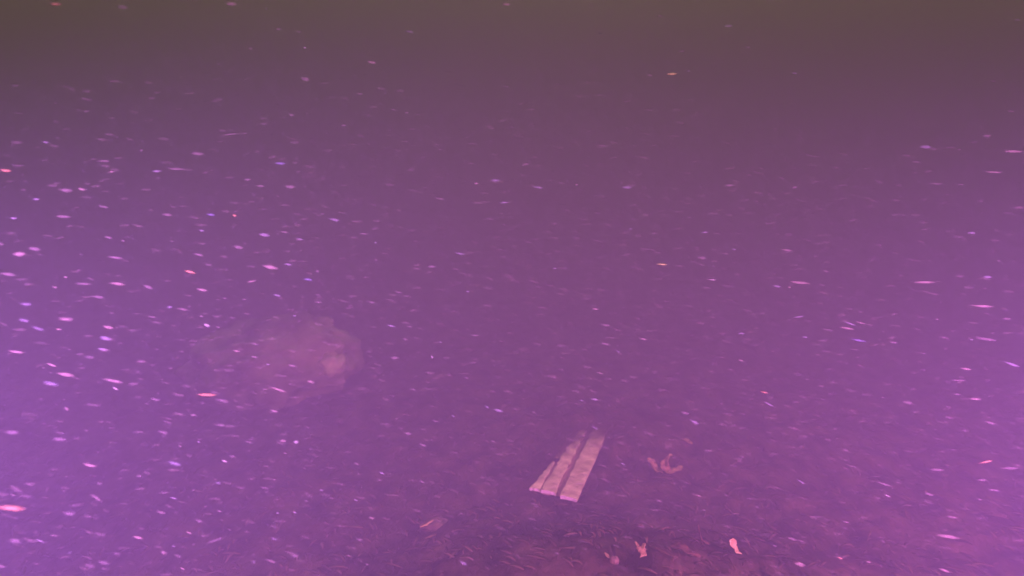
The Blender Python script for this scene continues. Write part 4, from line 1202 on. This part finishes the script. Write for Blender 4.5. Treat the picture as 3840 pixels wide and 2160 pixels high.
rnd = random.Random(21)
for (x, y, z, ln, rad, slant, tint, li) in FLECKS:
    o = bpy.data.objects.new('silt_fleck', FLECK_MESH[tint, rnd.randrange(5)])
    col.objects.link(o)
    m = drift_matrix(R(slant), rnd.uniform(-0.2, 0.2), rnd.uniform(0, 6.28)).to_4x4()
    m = m @ Matrix.Diagonal((ln * 0.0005, rad * 0.001, rad * 0.001, 1.0))
    m.translation = Vector((x, y, z))
    o.matrix_world = m
    tag(o, FLECK_LABELS[li][0], 'silt fleck', FLECK_LABELS[li][1])

# the countless finer specks that only cloud the water
def beam_light(p):
    """rough strength of the two dive lights at a point: specks only show where a beam reaches them"""
    t = 0.0
    for key, loc, aim, color, watts, beam in LAMPS:
        v = p - loc
        r = v.length
        k = max(0.0, min(1.0, (v.dot((aim - loc).normalized()) / r - math.cos(R(beam / 2))) / (1 - math.cos(R(beam / 2)))))
        c = p - CAM_LOC
        k *= 0.5 + 0.5 * v.dot(c) / (r * c.length)
        t += color[0] * watts / (8 * math.pi ** 3) / (r * r) * k * k * (3 - 2 * k) * math.exp(-0.4 * (r + (p - CAM_LOC).length))
    return t

def fine_silt():
    rnd = random.Random(77)
    v, f = [], []
    n_side = 4
    for _ in range(80000):
        # through the whole lit water, not only what this view takes in
        p = Vector((rnd.uniform(-1.9, 2.0), 0.45 + 1.75 * rnd.random(), rnd.uniform(0.05, 1.35)))
        if p.x > -0.35 and rnd.random() < 0.45: continue
        c = p - CAM_LOC
        d = c.length
        if d < 0.5 or p.z < bed_z(p.x, p.y) + 0.02: continue
        el, az = math.asin(c.z / d), math.atan2(c.x, c.y)
        if not 0.10 < beam_light(p) < 0.8: continue
        low = max(0.0, -el - 0.1)
        slant = R(3 + 38 * low * (1 - min(1.0, abs(az))) + rnd.gauss(0, 6))
        L = rnd.choice((1.4, 1.8, 2.2, 3.0, 4.0, 6.0, 9.0)) * 0.0009 * (0.45 + 0.55 * d)
        r = L * rnd.uniform(0.16, 0.30)
        M = drift_matrix(slant, rnd.uniform(-0.3, 0.3), rnd.uniform(0, 6.28))
        b = len(v)
        v.append(p - M.col[0] * L)
        for u, q in ((-0.4, 0.85), (0.35, 1.0)):
            for i in range(n_side):
                a = math.pi * 2 * i / n_side
                v.append(p + M.col[0] * (u * L) + (M.col[1] * math.cos(a) + M.col[2] * math.sin(a)) * r * q)
        v.append(p + M.col[0] * L)
        for i in range(n_side):
            j = (i + 1) % n_side
            f.append((b, b + 1 + j, b + 1 + i))
            f.append((b + 1 + i, b + 1 + j, b + 5 + j, b + 5 + i))
            f.append((b + 9, b + 5 + i, b + 5 + j))
    me = mesh_from('fine_silt', v, f)
    m, nt, b = new_mat('fine_silt')
    b.inputs['Base Color'].default_value = (0.80, 0.66, 0.42, 1)
    b.inputs['Alpha'].default_value = 0.045
    b.inputs['Roughness'].default_value = 0.9
    b.inputs['Specular IOR Level'].default_value = 0.05
    o = link('fine_silt', me, m)
    tag(o, 'countless fine silt specks clouding the water', kind='stuff')
fine_silt()
